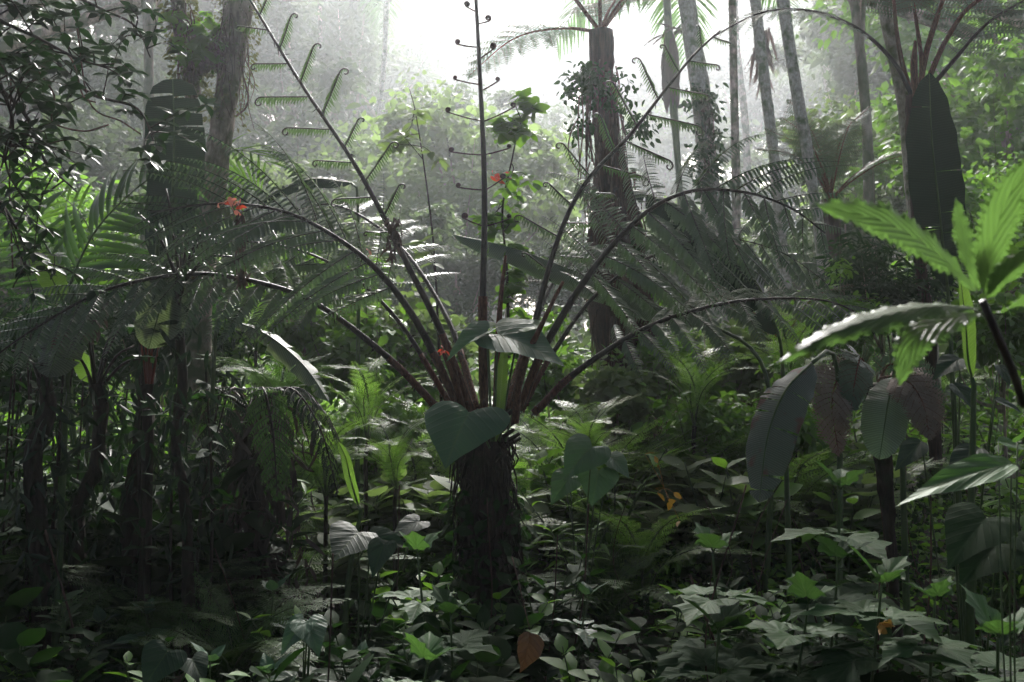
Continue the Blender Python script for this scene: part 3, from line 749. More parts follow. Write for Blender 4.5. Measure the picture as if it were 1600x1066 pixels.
palm_crown(pt, pc[-1], 11, 4.4, seed=3)
mb = MB(); tp = P(1047, 62, 26)
th = q.rand(70) * 6.28; zz = q.uniform(-1.0, .2, 70)
stamp(mb, T_PALM, tp + np.stack([np.cos(th) * .11, np.sin(th) * .11, zz], 1), np.stack([np.cos(th) * .35, np.sin(th) * .35, -np.ones(70)], 1), np.stack([np.cos(th), np.sin(th), np.zeros(70)], 1), q.uniform(.5, 1.2, 70), 2.2)
stamp(mb, T_PALM, tp + q.randn(14, 3) * .09 + A(0, 0, .2), np.stack([np.cos(th[:14]), np.sin(th[:14]), q.uniform(-.3, .6, 14)], 1), np.tile(UP, (14, 1)), .75, 1.8)
part('dead_skirt', mb, M['palm_dead'], pt)
pt, pc = trunk_tree('palm_tree', [(588, 320), (592, 200), (600, 100), (604, 20), (606, -30)], 48, [0.120, 0.108, 0.096, 0.120, 0.120], 'bark_pale', 'very thin palm fading in the mist left of the upright fiddlehead frond', 'palm', .02, seed=2)
palm_crown(pt, pc[-1], 10, 5, seed=5, dead=4, ds=.2)
pt, pc = trunk_tree('palm_tree', [(1150, 470), (1150, 300), (1146, 100), (1143, -40), (1141, -90)], 24, [0.134, 0.115, 0.096, 0.096], 'bark_moss', 'palm whose dark fringed frond hangs into the top edge right of centre', 'palm', .02, seed=2)
palm_crown(pt, pc[-1], 10, 3.6, seed=9, dead=0, az=[.1, PI, .9, 2.4], ds=.35)
mb = MB()
n_ = 60; a_ = np.stack([P(1192 + q.randn() * 6, q.uniform(40, 90), 23) for _ in range(n_)]); stamp(mb, T_PALM, a_, q.randn(n_, 3) * .15 + DOWN, q.randn(n_, 3), q.uniform(.5, 1.1, n_), 1.1)
part('dead_skirt', mb, M['palm_skirt'], pt)
pt, pc = trunk_tree('palm_tree', [(500, 200), (500, 60), (498, -150)], 60, [0.162, 0.138, 0.115], 'bark_moss', 'palm with ragged dead fronds dipping into the top edge left of centre', 'palm', .02, seed=2)
palm_crown(pt, pc[-1], 10, 7, seed=19, dead=3)

# T2 tall tree fern behind, centre right
def tree_fern_far(path, Y, r, label, fr, n_, seed, mat='bark_fern', L=2.0, els=(5, 60), stalkmat='stalk_red', down=True):
    o, c = trunk_tree('tree_fern', path, Y, r, mat, label, 'tree fern', .13, 16, seed=seed, down=down)
    q = np.random.RandomState(seed); top = c[-1] - ORG[o]
    for k in range(n_):
        me = FMT[k % len(FMT)]; f = part('frond', me[1], None, o); f.location = Vector(list(top)); f.rotation_euler = (q.randn() * .1, -R(q.uniform(*els)), k * 2 * PI / n_ + q.randn() * .2)
        s = L * q.uniform(.85, 1.1); f.scale = (s, s, s); part('stalk', me[0], None, f)
    return o, c
FMT = []
for k in range(2):
    ms, ml = MB(), MB()
    c_ = curve([(0, 0, 0), (.3, 0, .09), (.65, 0, .1), (1, 0, -.06)], 26)
    frond(ms, ml, c_, [.012, .006, .002], .2, 24, .27, lambda s: np.interp(s, [0, .3, .7, 1], [.5, 1, .75, .08]), UP, 82, 50, .5, 0, 14, .036, T_PIN, .25, .0015, seed=60 + k)
    FMT.append((ms.mesh('stalk', M['stalk_red']), ml.mesh('frond', M['fern'])))
t2, c2 = tree_fern_far([(985, 620), (975, 520), (968, 430), (957, 300), (947, 190), (942, 120), (938, 50)], 9, [.16, .17, .20, .28, .28, .2, .13, .115, .12],
                       'tall tree fern with shaggy dark red trunk standing behind the front fern', None, 7, 4, L=1.7, els=(0, 35))
q = np.random.RandomState(15)
ms = MB()
for k in range(240):                                   # matted roots and old stubs down the trunk
    s_ = int(q.uniform(4, 56)); a_ = q.rand() * 6.28; rr_ = np.interp(s_ / 59, [0, .3, .6, .8, 1], [.3, .3, .24, .14, .12])
    b_ = c2[s_] + A(math.cos(a_), math.sin(a_), 0) * rr_ * q.uniform(.9, 1.15); l_ = q.uniform(.1, .5)
    tube(ms, curve([b_, b_ + A(math.cos(a_) * .03, math.sin(a_) * .03, -l_ * .5), b_ + A(q.randn() * .02, q.randn() * .02, -l_)], 6), [.008, .003], 4)
part('hanging_roots', ms, M['root'], t2)
mb = MB()
for (x0, y0, wd, n_) in ((925, 135, .22, 420), (1000, 200, .13, 130), (920, 118, .12, 150), (990, 390, .2, 120), (905, 200, .1, 70), (955, 160, .22, 160)):
    pp = P(x0, y0, 8.85) + q.randn(n_, 3) * [wd * .6, .15, wd * .35]; leafcloud(mb, pp, .06, T_LEAF, .4, q, droop=.7)
part('epiphyte', mb, M['leaf_dark'], t2)
ms = MB()
for k in range(9):
    x0 = q.uniform(905, 950); tube(ms, pcurve([(x0, 150), (x0 + q.randn() * 2, 200), (x0 + q.randn() * 4, q.uniform(230, 300))], 12, 8.72), .006, 4)
tube(ms, pcurve([(906, 180), (893, 205), (888, 235), (900, 262), (925, 280)], 20, 8.7), .006, 4)
part('hanging_roots', ms, M['root'], t2)
# petioles of T2, and T9 right tree fern
t9, c9 = tree_fern_far([(1452, 520), (1440, 430), (1432, 300), (1428, 200), (1429, 150)], 9, [.06, .055, .052, .055, .075], 'tree fern with furry rust-red stalks rising above the dark paddle-shaped leaf', None, 0, 8, L=2.0)
def long_frond(parent, path, Y, r, Lmax, s0, hint, seed, mat='fern', smat='stalk_red', npin=20, droop=.6, tm=T_PIN, m=16, plen=.05, **kw):
    ms, ml = MB(), MB(); c = pcurve(path, 40, Y); frond(ms, ml, c, r, s0, npin, Lmax, None, hint, droop=droop, tm=tm, m=m, plen=plen, seed=seed, **kw)
    f = part('frond', ml, M[mat], parent); part('stalk', ms, M[smat], f); return f
long_frond(t9, [(1425, 150), (1395, 95), (1340, 45), (1270, 18), (1190, 20), (1110, 60)], 9, [.022, .014, .006], .55, .3, A(0, -.5, 1), 70, smat='stalk_dark', droop=.9)
long_frond(t9, [(1435, 150), (1448, 80), (1470, 10), (1500, -80)], 9, [.03, .025, .01], .5, .5, A(0, -1, .3), 71)
long_frond(t9, [(1440, 150), (1480, 60), (1530, 0), (1640, -40)], 8.8, [.028, .02, .008], .55, .45, A(0, -.6, 1), 72)
long_frond(t9, [(1442, 152), (1490, 95), (1545, 35), (1620, -10)], 8.7, [.024, .016, .008], .5, .35, A(0, -.6, 1), 73, smat='stalk_dark')
long_frond(t9, [(1425, 150), (1410, 100), (1400, 40), (1392, -60)], 9.1, [.026, .02, .008], .5, .6, A(0, -1, .3), 74)
long_frond(t9, [(1438, 150), (1440, 100), (1434, 50), (1420, -40)], 9.3, [.026, .02, .008], .5, .7, A(0, -1, .3), 75)
ms = MB(); tube(ms, pcurve([(1432, 155), (1428, 110), (1430, 64)], 14, 8.9), [.03, .032, .03, .012], 9, lump=.05); part('fiddlehead', ms, M['stalk_red'], t9)
# T10 small tree fern
t10, c10 = tree_fern_far([(1302, 430), (1300, 380), (1298, 312)], 17, [.17, .16, .14], 'small reddish-trunked tree fern with feathery fronds left of the right-hand paddle-shaped leaf', None, 10, 12, L=1.8, els=(15, 70))
tree_fern_far([(1220, 640), (1215, 560)], 9.5, [.1, .09], 'low tree fern at right whose pale fronds spread behind the arching front frond', None, 9, 14, L=1.1, els=(15, 60))
tree_fern_far([(480, 620), (478, 560)], 9.5, [.1, .09], 'low tree fern left of centre spreading under the arching front frond', None, 9, 16, L=1.1, els=(15, 60))

# ================================================================== MAIN TREE FERN
base = G(762, 5.5); base[2] = float(ground_h(base[0], 5.5))
mf = empty('tree_fern', base, 'large front tree fern with long arching fronds and dark fibrous trunk in the centre', 'tree fern')
q = np.random.RandomState(3)
ms = MB(); cm = curve([base + A(.03, 0, -.1), P(765, 880, 5.5), P(758, 760, 5.5), P(757, 690, 5.5), P(762, 640, 5.5)], 60)
tube(ms, cm, [.20, .165, .145, .145, .15, .12, .06], 26, lump=.16, seed=5)
part('trunk', ms, M['bark_dark'], mf)
mb = MB(); ix_ = q.randint(6, 42, 420); th_ = q.rand(420) * 6.28; pp = cm[ix_] + np.stack([np.cos(th_), np.sin(th_), np.zeros(420)], 1) * .2 + q.randn(420, 3) * .03
leafcloud(mb, pp, .075, T_LEAF, .4, q, droop=.6); part('epiphyte', mb, M['leaf_dark'], mf)
ms = MB()
for k in range(420):
    s_ = int(q.uniform(3, 55)); a_ = q.rand() * 6.28; b_ = cm[s_] + A(math.cos(a_), math.sin(a_), 0) * np.interp(s_, [0, 30, 50, 59], [.19, .15, .145, .1]) * q.uniform(.9, 1.1)
    l_ = q.uniform(.06, .3); tube(ms, curve([b_, b_ + A(math.cos(a_) * .03, math.sin(a_) * .03, -l_ * .4), b_ + A(math.cos(a_) * .02 + q.randn() * .02, math.sin(a_) * .02 + q.randn() * .02, -l_)], 6), [.006, .002], 4)
for k in range(16):                                   # cut stubs of old stalks
    a_ = q.rand() * 6.28; b_ = cm[int(q.uniform(40, 56))]; tube(ms, curve([b_, b_ + A(math.cos(a_) * .2, math.sin(a_) * .2, .12)], 5), [.018, .009], 6, lump=.1)
part('hanging_roots', ms, M['bark_dark'], mf)

def mfrond(path, r, rust=.28, **kw):
    """front frond: dark stalk whose base is rust-red and furry"""
    c = pcurve(path, 60, 5.5); ms, ml = MB(), MB()
    frond(ms, ml, c, r, **kw)
    f = part('frond', ml, M[kw.pop('mat', 'fern')], mf)
    part('stalk', ms, M['stalk_dark'], f)
    k = max(4, int(60 * rust)); mr = MB(); rr = np.interp(np.linspace(0, 1, 60), np.linspace(0, 1, len(r)), r)[:k] * 1.10
    rr = rr * np.linspace(1, .92, k); tube(mr, c[:k], rr, 10, lump=.07, seed=k)
    hq = np.random.RandomState(k)
    for i in range(k * 5):
        i_ = hq.randint(k - 1); d = nrm(hq.randn(3)); o_ = c[i_] + d * rr[i_] * .9; stamp(mr, T_LEAF2, [o_], [d * .6 + DOWN * .3], [hq.randn(3)], .014)
    part('furry_base', mr, M['stalk_red'], f)
    return f
def mf2(path, r, mat='fern', **kw):
    c = pcurve(path, 60, 5.5); rust = kw.pop('rust', .17); ms, ml = MB(), MB()
    frond(ms, ml, c, r, **kw)
    f = part('frond', ml, M[mat], mf); part('stalk', ms, M['stalk_dark'], f)
    k = max(4, int(60 * rust)); mr = MB(); rr = np.interp(np.linspace(0, 1, 60), np.linspace(0, 1, len(r)), r)[:k] * 1.10
    rr = rr * np.linspace(1, .92, k); tube(mr, c[:k], rr, 10, lump=.07, seed=k)
    hq = np.random.RandomState(k); n_ = k * 6
    i_ = hq.randint(0, k - 1, n_); d = nrm(hq.randn(n_, 3)); stamp(mr, T_LEAF2, c[i_] + d * (rr[i_] * .9)[:, None], d * .6 + DOWN * .3, hq.randn(n_, 3), .014)
    part('furry_base', mr, M['stalk_red'], f)
    sc_ = MB(); n_ = 260; i_ = (hq.rand(n_) ** 1.6 * 50).astype(int); d = nrm(hq.randn(n_, 3)); stamp(sc_, T_LONG, c[i_] + d * .008, d * .7 + DOWN * .5, hq.randn(n_, 3), hq.uniform(.015, .04, n_)); part('scales', sc_, M['stalk_dark'], f)
    return f
wide = lambda s: np.interp(s, [0, .2, .6, 1], [.55, 1, .85, .15])
young = lambda s: np.interp(s, [0, .15, .6, .9, 1], [.6, 1, .95, .5, .25])
# e: young frond up to the left
mf2([(738, 645), (690, 520), (640, 420), (600, 340), (550, 250), (470, 130), (385, -10), (335, -95)], [.024, .019, .014, .011, .008, .006], 'fern_young', s0=.34, npin=9, Lmax=.33, prof=young, hint=A(0, -1, .15), a0=64, a1=52, droop=.2, curl=300, m=22, plen=.055, tm=T_NEED, pdroop=1.5, jit=.05, seed=101, stalk_r=.0042)
# g: young frond up to the right
mf2([(800, 640), (832, 520), (868, 385), (912, 290), (985, 210), (1040, 140), (1085, 85), (1125, 48)], [.022, .018, .014, .012, .009, .006], 'fern_young', s0=.30, npin=9, Lmax=.36, prof=young, hint=A(0, -1, .1), a0=80, a1=58, droop=.25, curl=300, m=22, plen=.055, tm=T_NEED, pdroop=1.5, jit=.05, seed=102, stalk_r=.0042)
# d: big mature frond to the right
mf2([(812, 640, 5.45), (850, 545, 5.4), (920, 430, 5.3), (1000, 340, 5.2), (1075, 300, 5.1), (1160, 300, 4.95), (1235, 325, 4.85), (1290, 365, 4.8)], [.026, .02, .014, .008, .004], s0=.34, npin=14, Lmax=.80, prof=wide, hint=A(-.25, -.8, .7), a0=92, a1=48, droop=.8, jit=.1, m=34, plen=.07, pdroop=.6, seed=103, lit=.8, stalk_r=.0035)
# c: low arching frond to the right
mf2([(835, 645, 5.5), (900, 582, 5.4), (1000, 517, 5.3), (1090, 484, 5.2), (1180, 468, 5.1), (1290, 470, 5.0), (1360, 500, 4.9)], [.022, .016, .011, .007, .003], s0=.3, npin=15, Lmax=.6, prof=wide, hint=A(.1, -.55, 1), a0=86, a1=45, droop=1.0, m=28, plen=.055, pdroop=.35, seed=104, lit=.8)
# b: big mature frond to the left
mf2([(715, 632, 5.5), (655, 510, 5.4), (592, 425, 5.3), (520, 368, 5.2), (440, 330, 5.05), (340, 318, 4.9), (235, 332, 4.75)], [.024, .02, .013, .008, .004], s0=.34, npin=15, Lmax=.95, prof=wide, hint=A(.25, -.7, .75), a0=66, a1=30, droop=.8, jit=.1, m=34, plen=.068, pdroop=.6, seed=105, lit=.8, stalk_r=.0035)
# a: lowest frond, long to the left
mf2([(685, 640, 5.5), (610, 562, 5.4), (500, 478, 5.25), (410, 443, 5.1), (300, 428, 4.9), (170, 452, 4.7), (60, 510, 4.5), (-40, 580, 4.3)], [.022, .016, .012, .008, .003], s0=.33, npin=18, Lmax=.6, prof=wide, hint=A(.1, -.6, .8), a0=80, a1=35, droop=.6, m=30, plen=.06, pdroop=.35, seed=106, lit=.8)
# layered fronds just behind the two big ones
mf2([(815, 640, 5.55), (862, 555, 5.6), (930, 462, 5.65), (1015, 402, 5.7), (1115, 372, 5.8), (1215, 392, 5.85), (1290, 440, 5.9)], [.018, .012, .008, .004, .002], s0=.32, npin=15, Lmax=.62, prof=wide, hint=A(-.2, -.75, .75), a0=88, a1=46, droop=.8, jit=.1, m=30, plen=.062, pdroop=.6, seed=113, lit=.8, stalk_r=.003)
mf2([(705, 635, 5.55), (625, 505, 5.6), (540, 425, 5.65), (440, 384, 5.7), (330, 380, 5.75), (235, 415, 5.8)], [.018, .012, .008, .004, .002], s0=.34, npin=15, Lmax=.62, prof=wide, hint=A(.2, -.7, .8), a0=72, a1=34, droop=.8, jit=.1, m=30, plen=.06, pdroop=.6, seed=115, lit=.8, stalk_r=.003)
# back fronds
mf2([(745, 640, 5.6), (700, 500, 6.1), (620, 380, 6.7), (520, 320, 7.2), (430, 340, 7.6)], [.022, .014, .01, .004], s0=.35, npin=12, Lmax=.6, prof=wide, hint=A(.2, -.5, .8), droop=.6, m=24, plen=.055, tm=T_PIN, seed=107)
mf2([(790, 640, 5.6), (830, 520, 6.1), (880, 420, 6.6), (960, 390, 7.1), (1060, 420, 7.5), (1130, 480, 7.8)], [.022, .014, .01, .004], s0=.35, npin=12, Lmax=.6, prof=wide, hint=A(-.1, -.5, .9), droop=.9, m=24, plen=.055, tm=T_PIN, seed=108)
mf2([(775, 640, 5.4), (800, 560, 5.0), (850, 480, 4.7), (900, 440, 4.5), (940, 500, 4.3)], [.016, .01, .006, .003], s0=.42, npin=10, Lmax=.3, prof=wide, hint=A(0, -.3, 1), droop=.9, m=20, plen=.045, seed=109) if False else None
# f: upright frond still in coils
cf = pcurve([(757, 650), (754, 500), (757, 300), (749, 100), (742, -30), (741, -70)], 60, 5.45)
fm_, co = MB(), MB()
tube(fm_, cf, [.022, .018, .017, .014, .011, .009], 10, lump=.03)
ff = part('fiddlehead_frond', fm_, M['stalk_dark'], mf, 'upright unopened frond with paired brown coils')
for (ax_, ay, tx, ty) in [(748, 74, 714, 60), (749, 132, 712, 119), (752, 189, 700, 168), (755, 242, 707, 228), (757, 297, 712, 284), (757, 354, 726, 336), (743, 18, 729, 10),
                          (749, 92, 773, 72), (752, 142, 776, 123), (755, 190, 799, 163), (756, 242, 796, 226), (757, 298, 786, 272), (757, 354, 792, 336), (743, 38, 762, 30), (742, -20, 722, -30)]:
    a_, b_ = P(ax_, ay, 5.45), P(tx, ty, 5.45); d = b_ - a_; L_ = np.linalg.norm(d)
    mb = MB(); cz_ = q.uniform(.75, 1.25); spiral(mb, a_, d + A(0, q.randn() * .03, -.25 * L_), A(q.randn() * .3, q.randn() * .3, 1), L_ * q.uniform(.85, 1.05), .0042, .0115 * cz_, q.uniform(1.1, 1.7), .0085 * cz_)
    part('coil', mb, M['coil'], ff)
mr = MB(); tube(mr, cf[:16], .0245, 10, lump=.07)
n_ = 120; i_ = q.randint(0, 15, n_); d = nrm(q.randn(n_, 3)); stamp(mr, T_LEAF2, cf[i_] + d * .022, d * .6 + DOWN * .3, q.randn(n_, 3), .014)
part('furry_base', mr, M['stalk_red'], ff)
for path in ([(775, 650, 5.5), (778, 560, 5.5), (782, 470, 5.6), (790, 400, 5.7)], [(725, 650, 5.45), (712, 600, 5.4), (690, 545, 5.4)], [(805, 660, 5.4), (815, 580, 5.3), (850, 500, 5.2), (880, 440, 5.2)]):
    mb = MB(); c_ = pcurve(path, 24); tube(mb, c_, [.022, .018, .008], 9, lump=.06, seed=3); part('old_stalk', mb, M['stalk_red'], mf)
# withered scraps caught in the fronds
for (x0, y0, l_, Y) in [(378, 330, .34, 4.85), (615, 340, .2, 5.2), (148, 455, .2, 4.7)]:
    mb = MB(); n_ = 60; t_ = q.rand(n_); pp = P(x0, y0, Y) + np.stack([q.randn(n_) * .018, q.randn(n_) * .018, -t_ * l_], 1)
    stamp(mb, T_LONG, pp, q.randn(n_, 3) * .3 + DOWN, q.randn(n_, 3), .06, 1.5)
    tube(mb, curve([P(x0, y0, Y), P(x0, y0, Y) + A(.01, 0, -l_)], 6), .004, 4)
    part('withered_pinna', mb, M['fern_dead'] if x0 > 1000 or x0 == 600 else M['palm_dead'], mf, 'dead brown leaflet hanging')

# ================================================================== BANANA-LIKE LEAVES
def blunt(hw): return lambda v: hw * np.interp(v, [0, .06, .2, .45, .7, .88, .97, 1], [.2, .55, .9, 1, 1, .93, .7, .3])
def ell(hw, p0=.5, sharp=.5):
    return lambda v: hw * np.clip(np.interp(v, [0, .06, .2, .45, .7, .88, .96, 1], [.12, .5, .85, 1, .93, .62, .35, .02]), 0, 1)
def banana_plant(name, gpx, path, Y, hw, mat, label, hint, stalk=None, cat='banana plant', more=(), **kw):
    """plant with a stalk from the ground and one or more long blades"""
    first = pcurve(path, 46, Y); s = first[0]; g_ = A((gpx - 800) / F * s[1], s[1], 0); g_[2] = float(ground_h(g_[0], g_[1]))
    o = empty(name, g_, label, cat)
    T0 = tang(first)[0]
    ms = MB(); mid = (g_ + s) / 2 + A(0, 0, .1) if stalk is None else P(*stalk)
    tube(ms, curve([g_ - A(0, 0, .05), mid, s - T0 * .04, s], 24), [.022, .016, .009], 8, lump=.03)
    part('stalk', ms, M['stalk_green'], o)
    for (pth, YY, h_, mt, hn, kk) in [(path, Y, hw, mat, hint, kw)] + list(more):
        c = pcurve(pth, 46, YY); mb = MB(); kk = dict(kk); pf_ = kk.pop('prof', ell)
        blade(mb, c, pf_(h_), hn, **kk); lf = part('leaf', mb, M[mt], o)
        mm = MB(); tube(mm, c, np.linspace(.0075, .0015, len(c)) * max(.7, h_ / .13), 6); part('midrib', mm, M['stalk_green'], lf)
        if pth is not path:
            ms = MB(); tube(ms, curve([mid, (mid + c[0]) / 2 + A(0, 0, .03), c[0]], 14), .008, 6); part('petiole', ms, M['stalk_green'], o)
    return o
banana_plant('banana_plant', 275, [(266, 440), (268, 330), (272, 220), (270, 124)], 6.2, .185, 'banana_dark', 'dark upright banana leaf with torn left edge in front of the mossy tree', A(0, -1, .1), prof=blunt, fold=.12, cup=.2, tears=7, tear_gap=.006, left=1.05, right=1.05, seed=4, wave=.006, ragged=.22, tang_sag=.08)
banana_plant('banana_plant', 1500, [(1480, 445), (1468, 330), (1456, 215), (1452, 114)], 5.2, .148, 'banana_dark', 'dark intact paddle-shaped banana leaf standing upright at right', A(0, -1, .1), fold=.15, cup=.15, seed=5, wave=.005, tears=3, tear_gap=.003, tang_sag=.05)
banana_plant('banana_plant', 1190, [(706, 366, 6.0), (800, 388, 6.0), (900, 425, 6.1), (1000, 468, 6.15), (1098, 503, 6.2)][::-1], 6.1, .125, 'banana', 'long grey-green banana leaf lying slantwise across the middle behind the fern stalks', A(.1, -.7, .8), stalk=(1200, 600, 6.2), fold=-.75, cup=.1, seed=6, wave=.006, left=1, right=1, tears=3, tear_gap=.004)
banana_plant('banana_plant', 1230, [(1215, 520, 6.0), (1180, 440, 5.9), (1110, 365, 5.9), (1040, 315, 5.9), (985, 300, 5.9)], 5.9, .2, 'banana_dark', 'big dark banana leaf arching under the right fern frond', A(.2, -.7, .6), stalk=(1225, 620, 6.1), fold=-.3, cup=.1, seed=7, wave=.01, tears=6, ragged=.2)
banana_plant('banana_plant', 1300, [(1268, 568, 4.7), (1228, 610, 4.6), (1200, 680, 4.55), (1186, 785, 4.5)], 4.6, .14, 'banana_torn', 'weathered grey-brown banana leaf hanging limp at right', A(-.35, -.8, .6), stalk=(1310, 600, 4.9), fold=-.2, cup=.15, seed=8, wave=.006, tears=5, tear_gap=.008, ragged=.2, tang_sag=.12)
banana_plant('banana_plant', 1410, [(1396, 590, 5.0), (1386, 640, 4.9), (1374, 718, 4.85)], 4.9, .118, 'banana', 'short grey-green banana leaf hanging between two dead fern fronds', A(-.1, -.8, .6), stalk=(1405, 575, 5.05), fold=-.18, cup=.1, seed=9, wave=.003)
banana_plant('banana_plant', 235, [(262, 405, 5.0), (262, 440, 4.9), (248, 490, 4.85), (232, 545, 4.8)], 4.9, .145, 'banana_pale', 'pale greyish banana leaf hanging above the red stalks at left', A(.1, -.8, .6), stalk=(245, 400, 5.3), fold=-.12, cup=.12, seed=10, wave=.004, tears=3, tear_gap=.003, tang_sag=.08)
banana_plant('banana_plant', 95, [(118, 480, 4.9), (98, 520, 4.85), (76, 590, 4.8)], 4.9, .13, 'banana_torn', 'dull grey banana leaf drooping under the ferns at far left', A(.1, -1, .3), stalk=(110, 500, 5.2), fold=-.15, cup=.1, seed=11, wave=.004, tears=5)
banana_plant('banana_plant', 70, [(98, 470, 5.9), (78, 430, 5.8), (52, 386, 5.8)], 5.8, .075, 'banana_lit', 'bright green banana leaf standing at the left edge', A(.3, -1, .3), stalk=(110, 560, 5.9), fold=.3, cup=.1, seed=12)
banana_plant('banana_plant', 330, [(365, 502, 5.3), (420, 525, 5.2), (475, 572, 5.1), (514, 628, 5.0)], 5.2, .075, 'banana_pale', 'narrow pale banana leaf curving down left of the central fern', A(.25, -.65, .8), stalk=(335, 545, 5.4), fold=-.35, cup=.2, seed=13, wave=.006, tears=7, tear_gap=.01, ragged=.3)
banana_plant('banana_plant', 560, [(548, 286, 7), (490, 280, 7), (440, 296, 7), (405, 318, 7)], 7, .085, 'banana_dark', 'dark narrow banana leaf pointing left above the left fern frond', A(0, -.8, .6), stalk=(560, 420, 7.1), fold=-.3, cup=.1, seed=14, tears=9, tear_gap=.014, ragged=.4)
banana_plant('banana_plant', 110, [(122, 560, 5.4), (136, 575, 5.4), (140, 590, 5.4)][::-1], 5.4, .05, 'banana_lit', 'small bright folded banana leaf low at left', A(0, -1, .3), fold=.2, seed=15) if False else None
banana_plant('banana_plant', 420, [(330, 555, 6.2), (380, 490, 6.2), (430, 425, 6.2), (450, 405, 6.2)][::1], 6.2, .035, 'banana_dark', 'thin dark rolled banana leaf rising slantwise left of centre', A(0, -1, .3), fold=.5, seed=16)
banana_plant('banana_plant', 1500, [(1518, 590, 3.6), (1512, 560, 3.6), (1508, 500, 3.6), (1500, 430, 3.6)], 3.6, .035, 'banana_lit', 'pair of pale upright banana stems behind the serrated plant', A(0, -1, .3), fold=.7, seed=17)
banana_plant('banana_plant', 130, [(140, 600, 5.6), (135, 580, 5.6), (120, 548, 5.6)], 5.6, .055, 'banana_lit', 'small bright folded banana leaf low at left', A(0, -1, .3), fold=.3, seed=18)
banana_plant('banana_plant', 535, [(560, 790, 5.2), (548, 750, 5.2), (540, 715, 5.2), (528, 690, 5.2)], 5.2, .03, 'banana_lit', 'narrow bright green strap leaf standing left of the fern trunk', A(0, -1, .3), fold=.4, seed=19)

# ================================================================== LEFT CLUMP: dark stems with red stalks
def stem_clump():
    q = np.random.RandomState(44)
    specs = [([(205, 830), (215, 740), (228, 640), (232, 560)], 5.2, .055, 'tall dark trunk under the pale banana leaf at left'),
             ([(120, 820), (150, 730), (158, 640), (150, 600)], 5.3, .045, 'dark crooked trunk second from the left edge'),
             ([(60, 830), (50, 720), (75, 640), (68, 590)], 5.0, .05, 'dark trunk nearest the left edge'),
             ([(290, 800), (275, 700), (285, 600), (278, 480), (282, 430)], 4.9, .028, 'slim dark trunk right of the pale banana leaf at left')]
    for path, Y, r, lab in specs:
        o, c = trunk_tree('understory_tree', path, Y, [r * 1.2, r, r * .9, r * .75], 'bark_dark', lab, 'tree', .16, 12, seed=int(path[0][0]))
        mb = MB(); top = c[-1]
        for k in range(8):
            a_ = q.rand() * 6.28; e = top + A(math.cos(a_) * q.uniform(.1, .3), math.sin(a_) * .15, q.uniform(.1, .4)); tube(mb, curve([top - A(0, 0, .05), (top + e) / 2 + A(0, 0, .04), e], 10), [.011, .005], 6)
        part('old_stalks', mb, M['stalk_dark'], o)
        mb = MB(); n_ = 200; pp = c[q.randint(20, 60, n_)] + q.randn(n_, 3) * [.08, .08, .08]
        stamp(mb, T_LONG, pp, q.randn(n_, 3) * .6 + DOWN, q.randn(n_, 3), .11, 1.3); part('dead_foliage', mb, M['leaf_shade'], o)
    o = empty('red_stalked_plant', G(235, 5.0), 'cluster of glowing red stalks under the pale banana leaf', 'plant'); mb = MB()
    for k in range(5):
        x0 = 218 + 8 * k + q.randn() * 3; tube(mb, pcurve([(233 + (k - 2) * 2, 600), (x0 * .5 + 116, 565), (x0, q.uniform(515, 535))], 12, 4.95 + q.rand() * .1), [.008, .005], 6)
    m2 = MB(); tube(m2, curve([G(232, 5.0), P(232, 640, 5.0)], 10), .03, 8, lump=.1); part('base', m2, M['bark_dark'], o)
    part('stalk', mb, M['red_stalk'], o)
    for k in range(16):
        x0 = q.uniform(0, 330); Y = q.uniform(4.6, 6.2); b_ = G(x0, Y); t_ = P(x0 + q.randn() * 35, q.uniform(480, 640), Y)
        c = curve([b_, (b_ + t_) / 2 + q.randn(3) * [.06, .03, 0], t_], 26); o = empty('sapling', b_)
        ms = MB(); tube(ms, c, [.011, .005], 6, lump=.08, seed=k); ml = MB(); n_ = 26
        idx = q.randint(8, 26, n_); th = q.rand(n_) * 6.28
        stamp(ml, T_LEAF, c[idx], np.stack([np.cos(th), np.sin(th), q.uniform(-.6, .2, n_)], 1), np.tile(UP, (n_, 1)) + q.randn(n_, 3) * .3, q.uniform(.06, .12, n_))
        part('stem', ms, M['bark_dark'], o); part('foliage', ml, M['leaf_dark'], o); later(o, 'thin dark sapling', 'sapling', 'dark saplings of the understory')
stem_clump()
# dark mound of hanging dead fern, left of centre
q = np.random.RandomState(46)
o = empty('tree_fern', G(400, 5.6), 'squat dark tree fern covered in drooping dead fronds left of centre', 'tree fern')
ms = MB(); cc_ = curve([G(425, 5.6), P(395, 760, 5.6), P(390, 640, 5.6)], 40); tube(ms, cc_, [.08, .05, .045, .06], 12, lump=.3); part('trunk', ms, M['bark_dark'], o)
mb = MB(); n_ = 700; pp = cc_[q.randint(8, 40, n_)] + q.randn(n_, 3) * [.13, .1, .06]; stamp(mb, T_LONG, pp, q.randn(n_, 3) * .5 + DOWN, q.randn(n_, 3), q.uniform(.08, .2, n_), 1.0); part('dead_foliage', mb, M['palm_dead'], o)
for k in range(9):
    a_ = k * .7 + .3; e = P(390, 640, 5.6); L_ = q.uniform(.45, .7); d = A(math.cos(a_), math.sin(a_) * .8, 0)
    ms, ml = MB(), MB(); c_ = curve([e, e + d * L_ * .45 + UP * .12, e + d * L_ * .8 - UP * .1, e + d * L_ - UP * .45], 30)
    frond(ms, ml, c_, [.009, .003], .2, 15, .2, None, UP, droop=1.3, m=12, plen=.04, tm=T_PIN, seed=200 + k, pdroop=.9)
    f = part('frond', ml, M['fern_ground' if k % 2 else 'leaf_shade'], o); part('stalk', ms, M['stalk_dark'], f)

